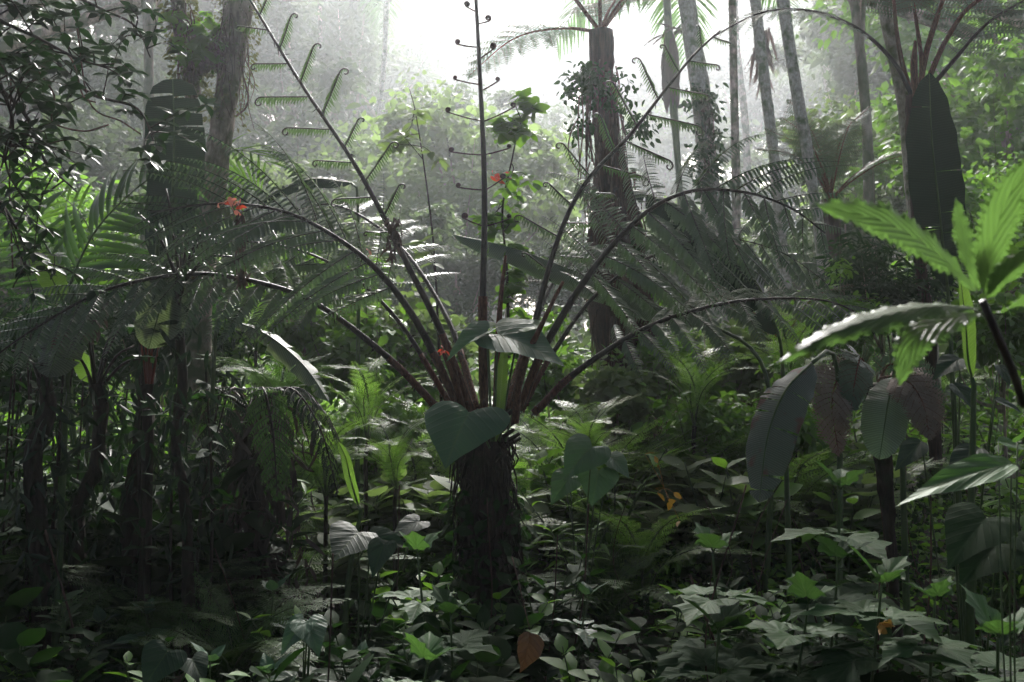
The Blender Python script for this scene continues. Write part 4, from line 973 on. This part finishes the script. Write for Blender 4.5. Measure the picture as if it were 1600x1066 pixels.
# left palm
q = np.random.RandomState(47)
def pixel_palm_frond(parent, path, Y, lmax, n, hint, seed, mat='palm', s0=.2, W=1.0, hang=.5):
    q = np.random.RandomState(seed); ms, ml = MB(), MB(); c = pcurve(path, 40, Y); T = tang(c); N = nrm(hint - (T @ hint)[:, None] * T); S = np.cross(T, N)
    tube(ms, c, [.014, .009, .003], 7); O, X, Z, LL = [], [], [], []
    for k in range(n):
        s = s0 + (1 - s0) * (k + .5) / n; i = int(s * 39)
        for e in (-1, 1):
            O.append(c[i]); X.append(T[i] * .65 + S[i] * e * .95 + DOWN * hang * .4 + q.randn(3) * .08); Z.append(N[i] + .2 * UP); LL.append(lmax * np.interp(s, [0, .3, .7, 1], [.7, 1, .9, .6]) * q.uniform(.85, 1.1))
    stamp(ml, T_PALM, O, X, Z, LL, W)
    f = part('frond', ml, M[mat], parent); part('rachis', ms, M['stalk_green'], f)
lp = empty('young_palm', G(125, 6.6), 'young palm with dark comb-like frond left of the upright torn banana leaf', 'palm')
pixel_palm_frond(lp, [(118, 700), (104, 560), (104, 470), (135, 385), (175, 330), (235, 278), (290, 250)], 6.5, .58, 18, A(-.3, -1, .4), 1, s0=.5, W=1.15)
pixel_palm_frond(lp, [(115, 700), (95, 560), (110, 470), (70, 380), (30, 320), (-20, 290)], 6.6, .5, 16, A(0, -.8, .6), 2, s0=.5)
pixel_palm_frond(lp, [(118, 700), (110, 560), (130, 450), (150, 400), (130, 340), (90, 300)], 6.9, .45, 14, A(0, -.8, .6), 3, 'leaf', s0=.6)
lp2 = empty('young_palm', G(300, 9), 'young palm with bright green comb-like frond right of the upright torn banana leaf', 'palm')
pixel_palm_frond(lp2, [(290, 700), (285, 500), (290, 320), (320, 262), (350, 238), (395, 238), (425, 262)], 8.6, .55, 18, A(0, -.8, .6), 4, 'leaf', s0=.62, hang=1.0)
pixel_palm_frond(lp2, [(290, 700), (283, 500), (285, 350), (310, 300), (350, 280), (390, 300)], 8.7, .5, 14, A(0, -.8, .6), 5, 'leaf', s0=.7, hang=1.0)

# ================================================================== OVERHANGING BRANCHES top left
def leafy_branch(path, Y, label, seed, tw=14, leaf=.085, mat='leaf_dark', tm=T_LEAF, r=(.012, .003), whorl=5, name='overhanging_branch', spread=.32):
    q = np.random.RandomState(seed); c = pcurve(path, 50, Y); o = empty(name, c[0], label, 'branch'); ms, ml = MB(), MB(); tube(ms, c, list(r), 6, lump=.08, seed=seed)
    for k in range(tw):
        i = int(q.uniform(5, 49)); d = nrm(q.randn(3) * [1, .8, .7]) * q.uniform(.4, 1) * spread; e = c[i] + d
        cc_ = curve([c[i], c[i] + d * .5 + q.randn(3) * .02, e + DOWN * .03], 10); tube(ms, cc_, [.004, .0015], 4)
        for (pt_, nn) in ((cc_[-1], whorl), (cc_[6], 3), (cc_[4], 2)):
            th = q.rand() * 6.28 + np.arange(nn) * 6.28 / nn; D = nrm(d)
            X = np.stack([np.cos(th), np.sin(th), q.uniform(-.7, .35, nn)], 1) + D * .4
            stamp(ml, tm, np.tile(pt_, (nn, 1)), X, np.tile(UP, (nn, 1)) + q.randn(nn, 3) * .25, leaf * q.uniform(.75, 1.2, nn))
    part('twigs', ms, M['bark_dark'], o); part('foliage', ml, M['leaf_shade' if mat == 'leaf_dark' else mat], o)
    return o
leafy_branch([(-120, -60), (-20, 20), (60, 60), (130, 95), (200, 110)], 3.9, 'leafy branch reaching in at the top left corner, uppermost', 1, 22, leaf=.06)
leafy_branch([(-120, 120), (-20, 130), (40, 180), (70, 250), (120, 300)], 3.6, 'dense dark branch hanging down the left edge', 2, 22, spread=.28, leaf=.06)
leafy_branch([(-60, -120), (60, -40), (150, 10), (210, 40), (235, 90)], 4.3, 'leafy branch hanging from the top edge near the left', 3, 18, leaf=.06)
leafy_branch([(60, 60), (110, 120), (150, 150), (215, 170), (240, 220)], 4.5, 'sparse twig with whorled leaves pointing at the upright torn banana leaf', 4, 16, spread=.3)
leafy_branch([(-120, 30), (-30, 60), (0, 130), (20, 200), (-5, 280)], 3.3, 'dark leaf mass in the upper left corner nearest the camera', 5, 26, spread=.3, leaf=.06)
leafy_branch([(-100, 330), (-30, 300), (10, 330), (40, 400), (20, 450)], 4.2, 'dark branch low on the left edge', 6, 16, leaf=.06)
leafy_branch([(330, -90), (325, -30), (345, 10), (400, 60), (440, 110)], 8.5, 'thin twig beside the mossy forked tree', 7, 8, .1) if False else None
leafy_branch([(795, 560), (792, 420), (785, 330), (800, 250), (815, 190), (850, 165)], 6.6, 'climbing stem with round leaves right of the upright fiddlehead frond', 8, 34, .10, 'leaf', T_ROUND, name='climbing_vine', spread=.22, whorl=4)
leafy_branch([(690, 640), (680, 420), (668, 300), (650, 180), (640, 140)], 7.5, 'thin stem with few pale leaves left of the upright fiddlehead frond', 9, 9, .12, 'leaf_pale', T_LEAF, name='sapling', spread=.3)
for k, (a_, b_, c_, Y) in enumerate([((160, 70), (100, 75), (215, 215), 4.4), ((80, 90), (170, 205), (140, 205), 4.2)]):
    pass
# vines hanging in the left
for k, pth in enumerate([[(60, 110), (85, 150), (82, 190), (130, 205), (170, 195)], [(70, 70), (110, 90), (130, 150), (150, 160)], [(120, 40), (140, 160), (190, 190), (220, 210)], [(17, 120), (16, 220), (15, 300), (20, 420)]]):
    mb = MB(); c_ = pcurve(pth, 24, 4.0 + .2 * k); tube(mb, c_, .004, 5); o = solo('hanging_vine', mb, M['root'], ['looped bare vine under the top left branches', 'short bare vine among the top left leaves', 'bare vine sagging towards the torn banana leaf', 'straight bare vine hanging down the left edge'][k], 'vine', origin=c_[0])

# ================================================================== SERRATED PLANT, near right
sp = empty('serrated_leaf_plant', G(1620, 1.55), 'bright green plant with saw-toothed leaves close to the camera at right', 'plant')
ms = MB(); tube(ms, curve([G(1640, 1.5), P(1625, 800, 1.5), P(1595, 620, 1.45), P(1565, 540, 1.42), P(1535, 470, 1.4)], 30), [.010, .008, .0055], 9); part('stem', ms, M['stalk_dark'], sp)
lance = lambda hw: (lambda v: hw * np.interp(v, [0, .08, .35, .6, .85, 1], [.10, .28, .85, 1, .55, .02]))
for pth, hw, hint, fold, mt in [
    ([(1525, 455, 1.4), (1475, 405, 1.36), (1390, 350, 1.3), (1272, 318, 1.24)], .037, A(.1, -1, .45), .12, 'leaf_lime'),
    ([(1540, 460, 1.4), (1548, 390, 1.36), (1575, 310, 1.32), (1625, 235, 1.28)], .030, A(-.4, -1, .2), .25, 'leaf_lime'),
    ([(1530, 455, 1.42), (1518, 420, 1.42), (1505, 370, 1.44), (1494, 308, 1.46)], .017, A(0, -1, .3), .2, 'leaf_lime'),
    ([(1530, 482, 1.4), (1460, 478, 1.32), (1385, 492, 1.25), (1300, 520, 1.2), (1212, 568, 1.16)], .025, A(.1, -.7, .75), -.2, 'leaf_lime'),
    ([(1530, 490, 1.4), (1480, 500, 1.36), (1430, 530, 1.32), (1404, 602, 1.3)], .033, A(-.5, -1, .5), .1, 'leaf_lime'),
    ([(1545, 465, 1.4), (1575, 425, 1.33), (1620, 390, 1.25), (1680, 370, 1.18)], .034, A(-.1, -.7, .8), .15, 'leaf_lime'),
    ([(1550, 490, 1.4), (1590, 478, 1.36), (1640, 450, 1.3), (1700, 445, 1.25)], .022, A(.1, -.5, 1), .2, 'leaf_lime'),
    ([(1600, 640, 1.45), (1640, 640, 1.4), (1700, 660, 1.4)], .03, A(0, -.4, 1), .1, 'leaf_lime')]:
    mb = MB(); blade(mb, pcurve(pth, 60), lance(hw), hint, fold=fold, cup=.15, nu=8, teeth=22, wave=.0022, seed=int(pth[0][0])); part('leaf', mb, M[mt], sp)

# dead fern fronds hanging at right
o = empty('withered_fern', G(1370, 5.1), 'fern with withered pinkish-brown fronds hanging at right', 'fern')
ms = MB(); tube(ms, curve([G(1395, 5.3), P(1385, 760, 5.2), P(1365, 600, 5.1)], 26), [.035, .03, .05], 10, lump=.3); part('trunk', ms, M['bark_dark'], o)
for k, (pth, L_, mt) in enumerate([([(1350, 590, 5.1), (1315, 585, 4.95), (1300, 630, 4.8), (1310, 705, 4.75)], .17, 'fern_dead'), ([(1375, 590, 5.1), (1410, 590, 4.95), (1440, 625, 4.85), (1452, 680, 4.8)], .16, 'fern_dead'),
                                   ([(1360, 590, 5.1), (1345, 560, 5.0), (1335, 600, 4.85), (1330, 640, 4.8)], .12, 'fern'), ([(1370, 600, 5.2), (1390, 570, 5.2), (1425, 580, 5.2), (1470, 650, 5.2)], .15, 'fern')]):
    ms, ml = MB(), MB(); frond(ms, ml, pcurve(pth, 34), [.006, .002], .15, 20, L_, None, A(0, -1, .4), droop=.5, m=11, plen=.045, tm=T_PIN, seed=300 + k, pdroop=.1)
    f = part('frond', ml, M[mt], o); part('stalk', ms, M['stalk_red'], f)

# ================================================================== HEART-LEAVED CLIMBER on the fern, and big leaves
hp = empty('heart_leaf_plant', P(765, 760, 5.25), 'plant with big heart-shaped leaves perched on the fern trunk', 'plant')
def heart(parent, b, t, hint, w=1.0, mat='heart', stalk=None, outline=HEART, seed=0, **kw):
    mb = MB(); b_, t_ = P(*b), P(*t); broad(mb, b_, t_, hint, outline, w, seed=seed, **kw); f = part('leaf', mb, M[mat], parent)
    if stalk is not None:
        s_ = P(*stalk); ms = MB(); tube(ms, curve([s_, (s_ + b_) / 2 + A(0, 0, .02), b_], 14), .006, 6); part('petiole', ms, M['stalk_green'], f)
heart(hp, (733, 645, 5.12), (692, 727, 4.95), A(-.2, -.6, .95), 1.6, 'heart', (765, 700, 5.25), seed=1, rings=8)
heart(hp, (778, 522, 5.3), (884, 560, 5.1), A(.0, -.55, .8), .9, 'heart', (772, 690, 5.3), seed=2)
heart(hp, (762, 518, 5.3), (694, 556, 5.2), A(-.1, -.4, .9), .75, 'heart', (768, 690, 5.3), seed=3, fold=.6)
heart(hp, (812, 512, 5.35), (872, 498, 5.5), A(.0, -.35, 1), .9, 'lobed', (780, 690, 5.35), seed=4)
heart(hp, (760, 512, 5.4), (742, 500, 5.5), A(.0, -.5, 1), 1.2, 'lobed', (768, 690, 5.3), seed=5)
heart(hp, (815, 600, 5.6), (848, 612, 5.6), A(.0, -.6, 1), 1.1, 'lobed', (790, 690, 5.4), seed=6)
mb = MB(); blade(mb, pcurve([(775, 690), (782, 620), (786, 570), (790, 530)], 20, 5.35), ell(.035), A(0, -1, .2), fold=.5); part('young_leaf', mb, M['banana_lit'], hp)
def heart_plant(gx_, Y, leaves, label, mat='heart', outline=HEART, name='heart_leaf_plant'):
    g_ = G(gx_, Y); o = empty(name, g_, label, 'plant')
    for k, (b, t, w_) in enumerate(leaves):
        mb = MB(); broad(mb, P(*b), P(*t), A(rs.randn() * .15, -.65, 1), outline, w_, seed=k * 7 + int(gx_)); f = part('leaf', mb, M[mat], o)
        b_ = P(*b); ms = MB(); rr_ = min(1, Y / 4.5); tube(ms, curve([g_, (g_ + b_) / 2 + A(0, .05, .08), b_], 14), [.006 * rr_, .0035 * rr_], 6); part('petiole', ms, M['stalk_green'], f)
heart_plant(905, 5.7, [((925, 698, 5.6), (878, 748, 5.5), 1.15), ((935, 735, 5.75), (925, 790, 5.65), 1.2), ((955, 715, 5.8), (985, 745, 5.7), .9), ((890, 745, 5.8), (860, 785, 5.7), 1.0)], 'plant with one large pale heart-shaped leaf right of the fern trunk')
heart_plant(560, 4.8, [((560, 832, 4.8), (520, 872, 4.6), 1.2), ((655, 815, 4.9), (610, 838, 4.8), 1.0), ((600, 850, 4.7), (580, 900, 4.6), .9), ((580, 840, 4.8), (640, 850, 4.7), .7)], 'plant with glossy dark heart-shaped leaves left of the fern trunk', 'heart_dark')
heart_plant(470, 3.9, [((475, 972, 3.9), (436, 1020, 3.8), .8), ((480, 972, 3.9), (500, 1020, 3.8), 1.0)], 'plant with two yellow-green cupped leaves near the lower left', 'heart')
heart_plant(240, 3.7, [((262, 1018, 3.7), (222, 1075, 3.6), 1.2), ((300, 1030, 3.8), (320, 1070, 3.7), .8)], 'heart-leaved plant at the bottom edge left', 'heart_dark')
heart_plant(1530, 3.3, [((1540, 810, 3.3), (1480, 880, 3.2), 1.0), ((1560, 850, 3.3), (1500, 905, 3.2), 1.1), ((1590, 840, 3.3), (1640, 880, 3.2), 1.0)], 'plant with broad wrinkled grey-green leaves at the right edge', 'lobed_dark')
heart_plant(1590, 2.4, [((1580, 725, 2.4), (1405, 770, 2.3), .42), ((1590, 690, 2.6), (1640, 650, 2.5), .7), ((1560, 690, 2.8), (1610, 700, 2.8), .8)], 'plant with a long pale wavy leaf reaching in from the right edge', 'lobed', OVATE)
heart_plant(1500, 4.2, [((1500, 560, 4.2), (1460, 585, 4.1), .8), ((1490, 600, 4.1), (1530, 640, 4.0), .9), ((1555, 625, 4.0), (1600, 640, 4), .7), ((1560, 570, 4.2), (1580, 600, 4.1), .7), ((1530, 700, 4.0), (1480, 740, 3.9), .8), ((1440, 690, 4.2), (1400, 730, 4.1), .7)], 'dark broad-leaved shrub behind the saw-toothed plant', 'heart_dark', OVATE, 'broadleaf_shrub')

# ================================================================== LOBED PLANTS placed by the photo
def rosette_px(px, py, Y, s, k, label, dark=False, rz=0, lime=False):
    top = P(px, py, Y); g_ = A(top[0], Y, float(ground_h(top[0], Y))); hh = {0: .5, 1: .6, 2: .42}[k] if not dark else {0: .5, 1: .4}[k]
    src = (LOBD if dark else LOB)[k]
    o = spawn(src, (g_[0], Y, g_[2]), rz, (s, s, s))
    z = (top[2] - g_[2]); st = [c for c in o.children if c.name.startswith('stem')][0]
    dz = z / s - hh                                  # lift the leaves on a longer stem
    for c in o.children:
        if c is st: c.scale = (1, 1, max(.2, z / (s * hh)))
        else: c.location.z += dz
    return tag(o, label, 'plant', 'lobed-leaved plants')
rosette_px(1117, 862, 3.6, 1.25, 0, 'lobed plant with long pale spreading leaves and an upright green tip, right of centre', rz=.3)
rosette_px(1308, 765, 3.9, 1.35, 0, 'lobed plant with bright leaves standing on a tall bare stem at right', rz=1.2)
rosette_px(1243, 945, 3.3, .95, 2, 'small lobed plant with upright young leaves low at right', rz=2.0)
rosette_px(1355, 912, 3.2, 1.0, 2, 'lobed plant with one big crinkled leaf facing the camera, lower right', rz=.9)
rosette_px(1455, 940, 3.1, 1.0, 0, 'lobed plant with pale sharp leaves near the lower right corner', rz=2.9)
rosette_px(1545, 990, 2.9, 1.1, 2, 'lobed plant in the lower right corner', rz=.2)
rosette_px(662, 868, 4.0, 1.15, 1, 'tall leafy lobed plant just left of the fern trunk', rz=.5)
rosette_px(645, 1040, 3.1, .9, 2, 'lobed plant cut off by the bottom edge left of centre', rz=1.9)
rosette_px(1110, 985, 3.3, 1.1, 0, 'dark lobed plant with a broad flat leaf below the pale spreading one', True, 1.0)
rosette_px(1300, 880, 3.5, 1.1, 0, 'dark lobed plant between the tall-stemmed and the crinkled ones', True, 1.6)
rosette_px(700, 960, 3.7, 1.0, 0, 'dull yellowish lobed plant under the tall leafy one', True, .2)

# ================================================================== SCATTERED UNDERSTORY
q = np.random.RandomState(99)
def scatter(protos, n, y0, y1, sc, phrase, cat, group, x0=-60, x1=1660, tops=None, tilt=.08, names=None):
    k = 0; tries = 0
    while k < n and tries < n * 20:
        tries += 1
        Y = q.uniform(y0, y1); px = q.uniform(x0, x1)
        g_ = G(px, Y)
        if abs(g_[0] - base[0]) < .28 and abs(Y - 5.5) < .35: continue
        s = q.uniform(*sc)
        i = q.randint(len(protos))
        if tops is not None:
            ztop = g_[2] + .6 * s; py = 533 + PITCH * F - (ztop - CAMZ) / Y * F
            if py < tops(px): continue
        o = spawn(protos[i], g_, q.rand() * 6.28, s, tilt=(q.randn() * tilt, q.randn() * tilt))
        later(o, phrase, cat, group); k += 1
near_top = lambda px: np.interp(px, [0, 250, 450, 700, 900, 1100, 1300, 1600], [800, 830, 780, 800, 790, 800, 790, 760])
mid_top = lambda px: np.interp(px, [0, 300, 500, 700, 900, 1100, 1300, 1600], [650, 700, 640, 640, 640, 600, 600, 560])
scatter([HERB[1], HERB[4]], 44, 2.9, 5.2, (.8, 1.2), 'dark leafy herb', 'herb', 'leafy herbs of the forest floor', tops=near_top)
scatter([HERB[0]], 20, 3.2, 6.0, (.8, 1.15), 'green leafy herb', 'herb', 'leafy herbs of the forest floor', tops=near_top)
scatter([HERB[0], HERB[3]], 34, 6, 10, (1.2, 1.9), 'tall green herb', 'herb', 'leafy herbs of the forest floor', tops=mid_top)
scatter([HERB[2]], 26, 6, 11, (1.2, 2.0), 'light green round-leaved herb', 'herb', 'leafy herbs of the forest floor', x0=420, x1=1350, tops=mid_top)
scatter([HERB[1]], 26, 5.6, 8.5, (1.3, 2.1), 'tall dark herb', 'herb', 'leafy herbs of the forest floor', x0=-60, x1=480)
scatter([FERN[0], FERN[2]], 26, 7, 11, (1.0, 1.35), 'wide light green ground fern', 'fern', 'ground ferns', x0=420, x1=1330, tops=mid_top)
scatter([HERB[0], HERB[2]], 40, 6.5, 12, (1.4, 2.2), 'bushy green herb', 'herb', 'leafy herbs of the forest floor', x0=450, x1=1400, tops=mid_top)
scatter([FERN[1]], 16, 4.7, 7, (.75, 1.05), 'dark broad ground fern', 'fern', 'ground ferns', x0=-60, x1=430)
scatter([HERB[1], HERB[4]], 24, 4.8, 6.8, (1.4, 2.1), 'tall shaded herb', 'herb', 'leafy herbs of the forest floor', x0=-60, x1=430)
scatter([HERB[1], HERB[4], HERB[0]], 60, 2.5, 4.2, (.5, .8), 'low shaded herb', 'herb', 'leafy herbs of the forest floor')
scatter(OVA, 18, 3.0, 5.0, (.8, 1.15), 'glossy dark seedling', 'seedling', 'broad-leaved seedlings', tops=near_top)
scatter([FERN[0], FERN[2]], 36, 6.2, 10, (.7, 1.15), 'light green ground fern', 'fern', 'ground ferns', x0=330, x1=1500, tops=mid_top)
scatter([FERN[1]], 22, 5.0, 9, (.6, .95), 'dark green ground fern', 'fern', 'ground ferns', tops=mid_top)
scatter([FERN[0], FERN[1]], 12, 10, 15, (.9, 1.4), 'feathery ground fern', 'fern', 'ground ferns')
for k_, (px, Y, s) in enumerate([(690, 5.1, 1.1), (735, 4.9, .9), (800, 4.95, 1.1), (845, 5.1, 1.2), (770, 4.85, .7), (660, 5.0, 1.3), (880, 5.3, 1.2)]):
    o = spawn([HERB[1], HERB[4], HERB[0]][k_ % 3], G(px, Y), k_ * 1.1, s); later(o, 'dark herb at the fern foot', 'herb', 'leafy herbs of the forest floor')
for (px, py, Y, s, k, lab) in [(575, 620, 6.6, .75, 2, 'bright fern with upright fronds left of the fern stalks'), (510, 700, 5.9, .62, 0, 'pale fern spreading low left of the fern trunk'), (620, 690, 6.1, .6, 0, 'pale grey-green fern close behind the heart leaf'),
                               (430, 600, 6.4, .8, 1, 'fern behind the narrow pale banana leaf'), (925, 655, 6.8, .6, 0, 'light fern right of the fern stalks'), (1085, 600, 7.6, .85, 2, 'bright fern under the low right frond'), (1240, 560, 8, .9, 0, 'fern below the bare pair of trunks'),
                               (400, 480, 7.2, .6, 2, 'yellow-green fern under the left frond')]:
    t_ = P(px, py + 40, Y); g_ = G(px, Y); o = spawn(FERN[k], (t_[0], Y, t_[2] - .15), rs.rand() * 6, s, label=lab, cat='fern', group='ground ferns')
    if t_[2] - .15 > g_[2] + .08:
        ms = MB(); tube(ms, np.stack([A(0, 0, (g_[2] - t_[2] + .1) / s), A(.02, 0, -.1), A(0, 0, .03)]), [.022, .018, .02], 8, lump=.3); part('trunk', ms.mesh('trunk', M['bark_dark']), None, o)

# small coloured things
def blob_leaves(name, pts, Y, n, size, mat, label, cat, tm=T_LEAF, sp=.03, up=.2):
    mb = MB(); p0 = P(pts[0], pts[1], Y); pp = p0 + rs.randn(n, 3) * sp; leafcloud(mb, pp, size, tm, up, rs); 
    for e in pp: tube(mb, curve([p0 + DOWN * .01, (p0 + e) / 2, e], 5), .0015, 3)
    return solo(name, mb, M[mat], label, cat, origin=p0)
blob_leaves('red_flower', (779, 278), 6.5, 12, .045, 'red', 'red flower among the round leaves right of the upright fiddlehead frond', 'flower')
blob_leaves('red_flower', (692, 549), 5.15, 7, .035, 'red', 'small red flower at the tip of the heart-shaped leaf', 'flower', sp=.008)
blob_leaves('pink_flower', (356, 316), 4.8, 6, .042, 'pink', 'pink flower resting on top of the left fern frond', 'flower', sp=.025)
blob_leaves('red_flower', (374, 322), 4.8, 6, .03, 'red', 'small red flower beside the pink one on the left fern frond', 'flower', sp=.015)
blob_leaves('fallen_leaf', (578, 394), 5.2, 4, .05, 'pink', 'withered orange-pink leaf caught on the left fern stalk', 'leaf', sp=.012)
blob_leaves('yellow_leaf_sprig', (1038, 760), 4.9, 9, .05, 'yellow', 'sprig of yellow-orange leaves right of the big heart leaf', 'leaf', sp=.07)
blob_leaves('yellow_leaf_sprig', (1378, 972), 2.95, 5, .038, 'yellow', 'yellow leaf low between the lobed plants at right', 'leaf', sp=.012)
mb = MB(); broad(mb, P(828, 990, 3.4), P(818, 1052, 3.35), A(.45, -1, .1), OVATE, 1.1, .9, .3, .6, .06, 8, 3)
o = solo('dry_leaf', mb, M['litter'], 'large dry brown curled leaf hanging at the bottom centre', 'leaf', origin=P(828, 985, 3.4))
mb = MB(); tube(mb, curve([P(828, 985, 3.4), P(815, 930, 3.5), P(800, 870, 3.6)], 14), .002, 4); part('stalk', mb.mesh('stalk', M['root'], P(828, 985, 3.4)), None, o)
for k in range(26):
    px, Y = q.uniform(0, 1600), q.uniform(3.2, 7); g_ = G(px, Y) + A(0, 0, .12 + .1 * q.rand()); a_ = q.rand() * 6.28
    mb = MB(); L_ = q.uniform(.05, .1); broad(mb, g_, g_ + A(math.cos(a_), math.sin(a_), q.uniform(-.3, .3)) * L_, A(q.randn() * .3, -.4, 1), OVATE, 1, .4, .3, .3, .05, 4, k); o = solo('fallen_leaf', mb, M['litter'], None, None, origin=g_); later(o, 'small dry brown fallen leaf', 'leaf', 'fallen leaves')
# thin lianas and sticks on the floor
for k in range(26):
    px, Y = q.uniform(0, 1600), q.uniform(3.2, 6.5); a_ = P(px, q.uniform(700, 900), Y); b_ = G(px + q.randn() * 60, Y + q.randn() * .2)
    mb = MB(); tube(mb, curve([a_, (a_ + b_) / 2 + q.randn(3) * [.12, .05, .05], b_], 20), q.uniform(.002, .005), 5); o = solo('liana', mb, M['root'], None, None, origin=b_); later(o, 'thin bare liana', 'vine', 'bare lianas near the floor')

# ================================================================== CANOPY ADDED TO SHADE THE FOREGROUND, unseen, above and behind the camera
ADDED_CANOPY = [(-3.6, -2.5, 3.4, 7.5, 'behind the camera on the left, overhead'), (3.4, -2, 3.4, 8, 'behind the camera on the right, overhead'), (-6.5, 2.2, 3.2, 7.5, 'beside the left edge of the view'),
       (6.6, 2.0, 3.2, 7.5, 'beside the right edge of the view'), (-.5, -7, 3.6, 9, 'straight behind the camera'), (-9, 7.5, 3.0, 8.4, 'left of the leaning mossy one'), (9.2, 7.0, 3.0, 8.4, 'right of the fern with rust-red stalks'),
       (-4.6, 6.0, 2.6, 9.4, 'whose crown closes the gap above the torn banana leaf'), (5.2, 6.6, 2.6, 9.6, 'whose crown closes the gap above the paddle leaf'),
       (-8, -4, 3.4, 6.5, 'far behind the camera on the left'), (7.6, -4.5, 3.4, 6.5, 'far behind the camera on the right'), (-11, 1, 3.4, 7, 'far left, out of view'), (11, 1, 3.4, 7, 'far right, out of view'), (0, -11, 5, 10, 'farthest behind the camera'), (-2.2, 3.4, 2.6, 8.0, 'whose crown hangs over the front fern from the left'), (4.4, 3.6, 2.6, 8.2, 'whose crown hangs over the saw-toothed plant'), (1.2, 5.2, 2.4, 8.6, 'whose crown hangs over the front fern from the right'), (-2.1, 8.6, 2.2, 9.3, 'whose crown hangs behind the young fern frond'), (.6, .8, 2.8, 8.0, 'whose crown is right over the camera'),
       (-7.6, 20.4, 2.8, 13.6, 'whose crown spreads high above the mossy forked tree'), (-4.0, 21.0, 2.6, 13.6, 'whose crown spreads high above the young fern frond'), 
       (-1.5, 22.6, 1.7, 14.0, 'whose crown closes the canopy left of the upright coils'), (1.1, 22.6, 1.7, 14.0, 'whose crown closes the canopy right of the upright coils'), (3.4, 21.0, 2.6, 13.6, 'whose crown spreads high above the shaggy tree fern'), (7.2, 20.4, 2.8, 13.6, 'whose crown spreads high above the bare pair of trunks'), (-4.9, 10.2, 2.2, 9.4, 'whose crown spreads above the left fern frond')]
for k, (x, y, s, zt, lab) in enumerate(ADDED_CANOPY):
    bx_ = x if abs(x) > 3 or y < 0 else x + math.copysign(6, x); gz = float(ground_h(x, y)); sz = (zt - gz) / 2.65
    o = spawn(TR[6], (x, y, gz - .1), k * 1.3, (s, s, sz)); cr_ = [c for c in o.children if c.name.startswith('crown')][0]; cr_.scale = (1.15, 1.15, 1.8 / sz)
    if y > 0 and abs(x) < 6:                       # a leaning trunk rooted outside the view carries this crown
        tr_ = [c for c in o.children if c.name.startswith('trunk')][0]; bpy.data.objects.remove(tr_)
        mb = MB(); b_ = A(math.copysign(y * .62 + 2.4, x), y - 1, 0); b_[2] = float(ground_h(b_[0], b_[1])); tube(mb, curve([b_, A(b_[0] * .9, y - .5, zt * .55), A(x + math.copysign(1.2, x), y, zt * .9), A(x, y, zt)], 30), [.22, .16, .08], 10, lump=.1, seed=k)
        me = mb.mesh('trunk', M['bark_moss'], A(x, y, gz - .1)); c_ = bpy.data.objects.new('trunk', me); C.objects.link(c_); c_.parent = o; c_.matrix_parent_inverse = Matrix.LocRotScale(None, Euler((0, 0, k * 1.3)), Vector((s, s, sz))).inverted()
    tag(o, 'added tall shade tree ' + lab, 'tree', 'added shade trees')
for k in range(9):  # unseen shrub row, added to block sky light from behind
    x = -13 + k * 3.2; o = spawn(TR[5], (x, -4.5 - (k % 2) * 1.5, -.1), k, (2.4, 2.4, 2.6)); tag(o, ('added light-blocking leafy shrub in the row behind the camera, ' + ORD[k] + (' from the left' if k else '')), 'shrub', 'added shrubs behind the camera')

for p_ in PROTO: remove_tree(p_)
finish_labels()

# ================================================================== HAZE
m, nt, out = newmat('mist')
pv = nd(nt, 'ShaderNodeVolumePrincipled'); pv.inputs['Color'].default_value = (.90, .95, 1, 1); pv.inputs['Density'].default_value = HAZE; pv.inputs['Anisotropy'].default_value = .78
nt.links.new(pv.outputs[0], out.inputs['Volume'])
zz = ground_h(*np.meshgrid(np.linspace(-150, 150, 90), np.linspace(-60, 260, 90)))
hz = MB(); x0, x1, y0, y1, z0, z1 = -301, 301, -61, 421, float(zz.min()) - 1.3, float(zz.max()) + 14
v = [(x, y, z) for x in (x0, x1) for y in (y0, y1) for z in (z0, z1)]
hz.add(v, [[0, 1, 3], [0, 3, 2], [4, 6, 7], [4, 7, 5], [0, 4, 5], [0, 5, 1], [2, 3, 7], [2, 7, 6], [0, 2, 6], [0, 6, 4], [1, 5, 7], [1, 7, 3]])
me = hz.mesh('haze', m, smooth=False); ho = bpy.data.objects.new('haze', me); C.objects.link(ho); tag(ho, 'pale mist filling the forest', 'mist', kind='stuff')
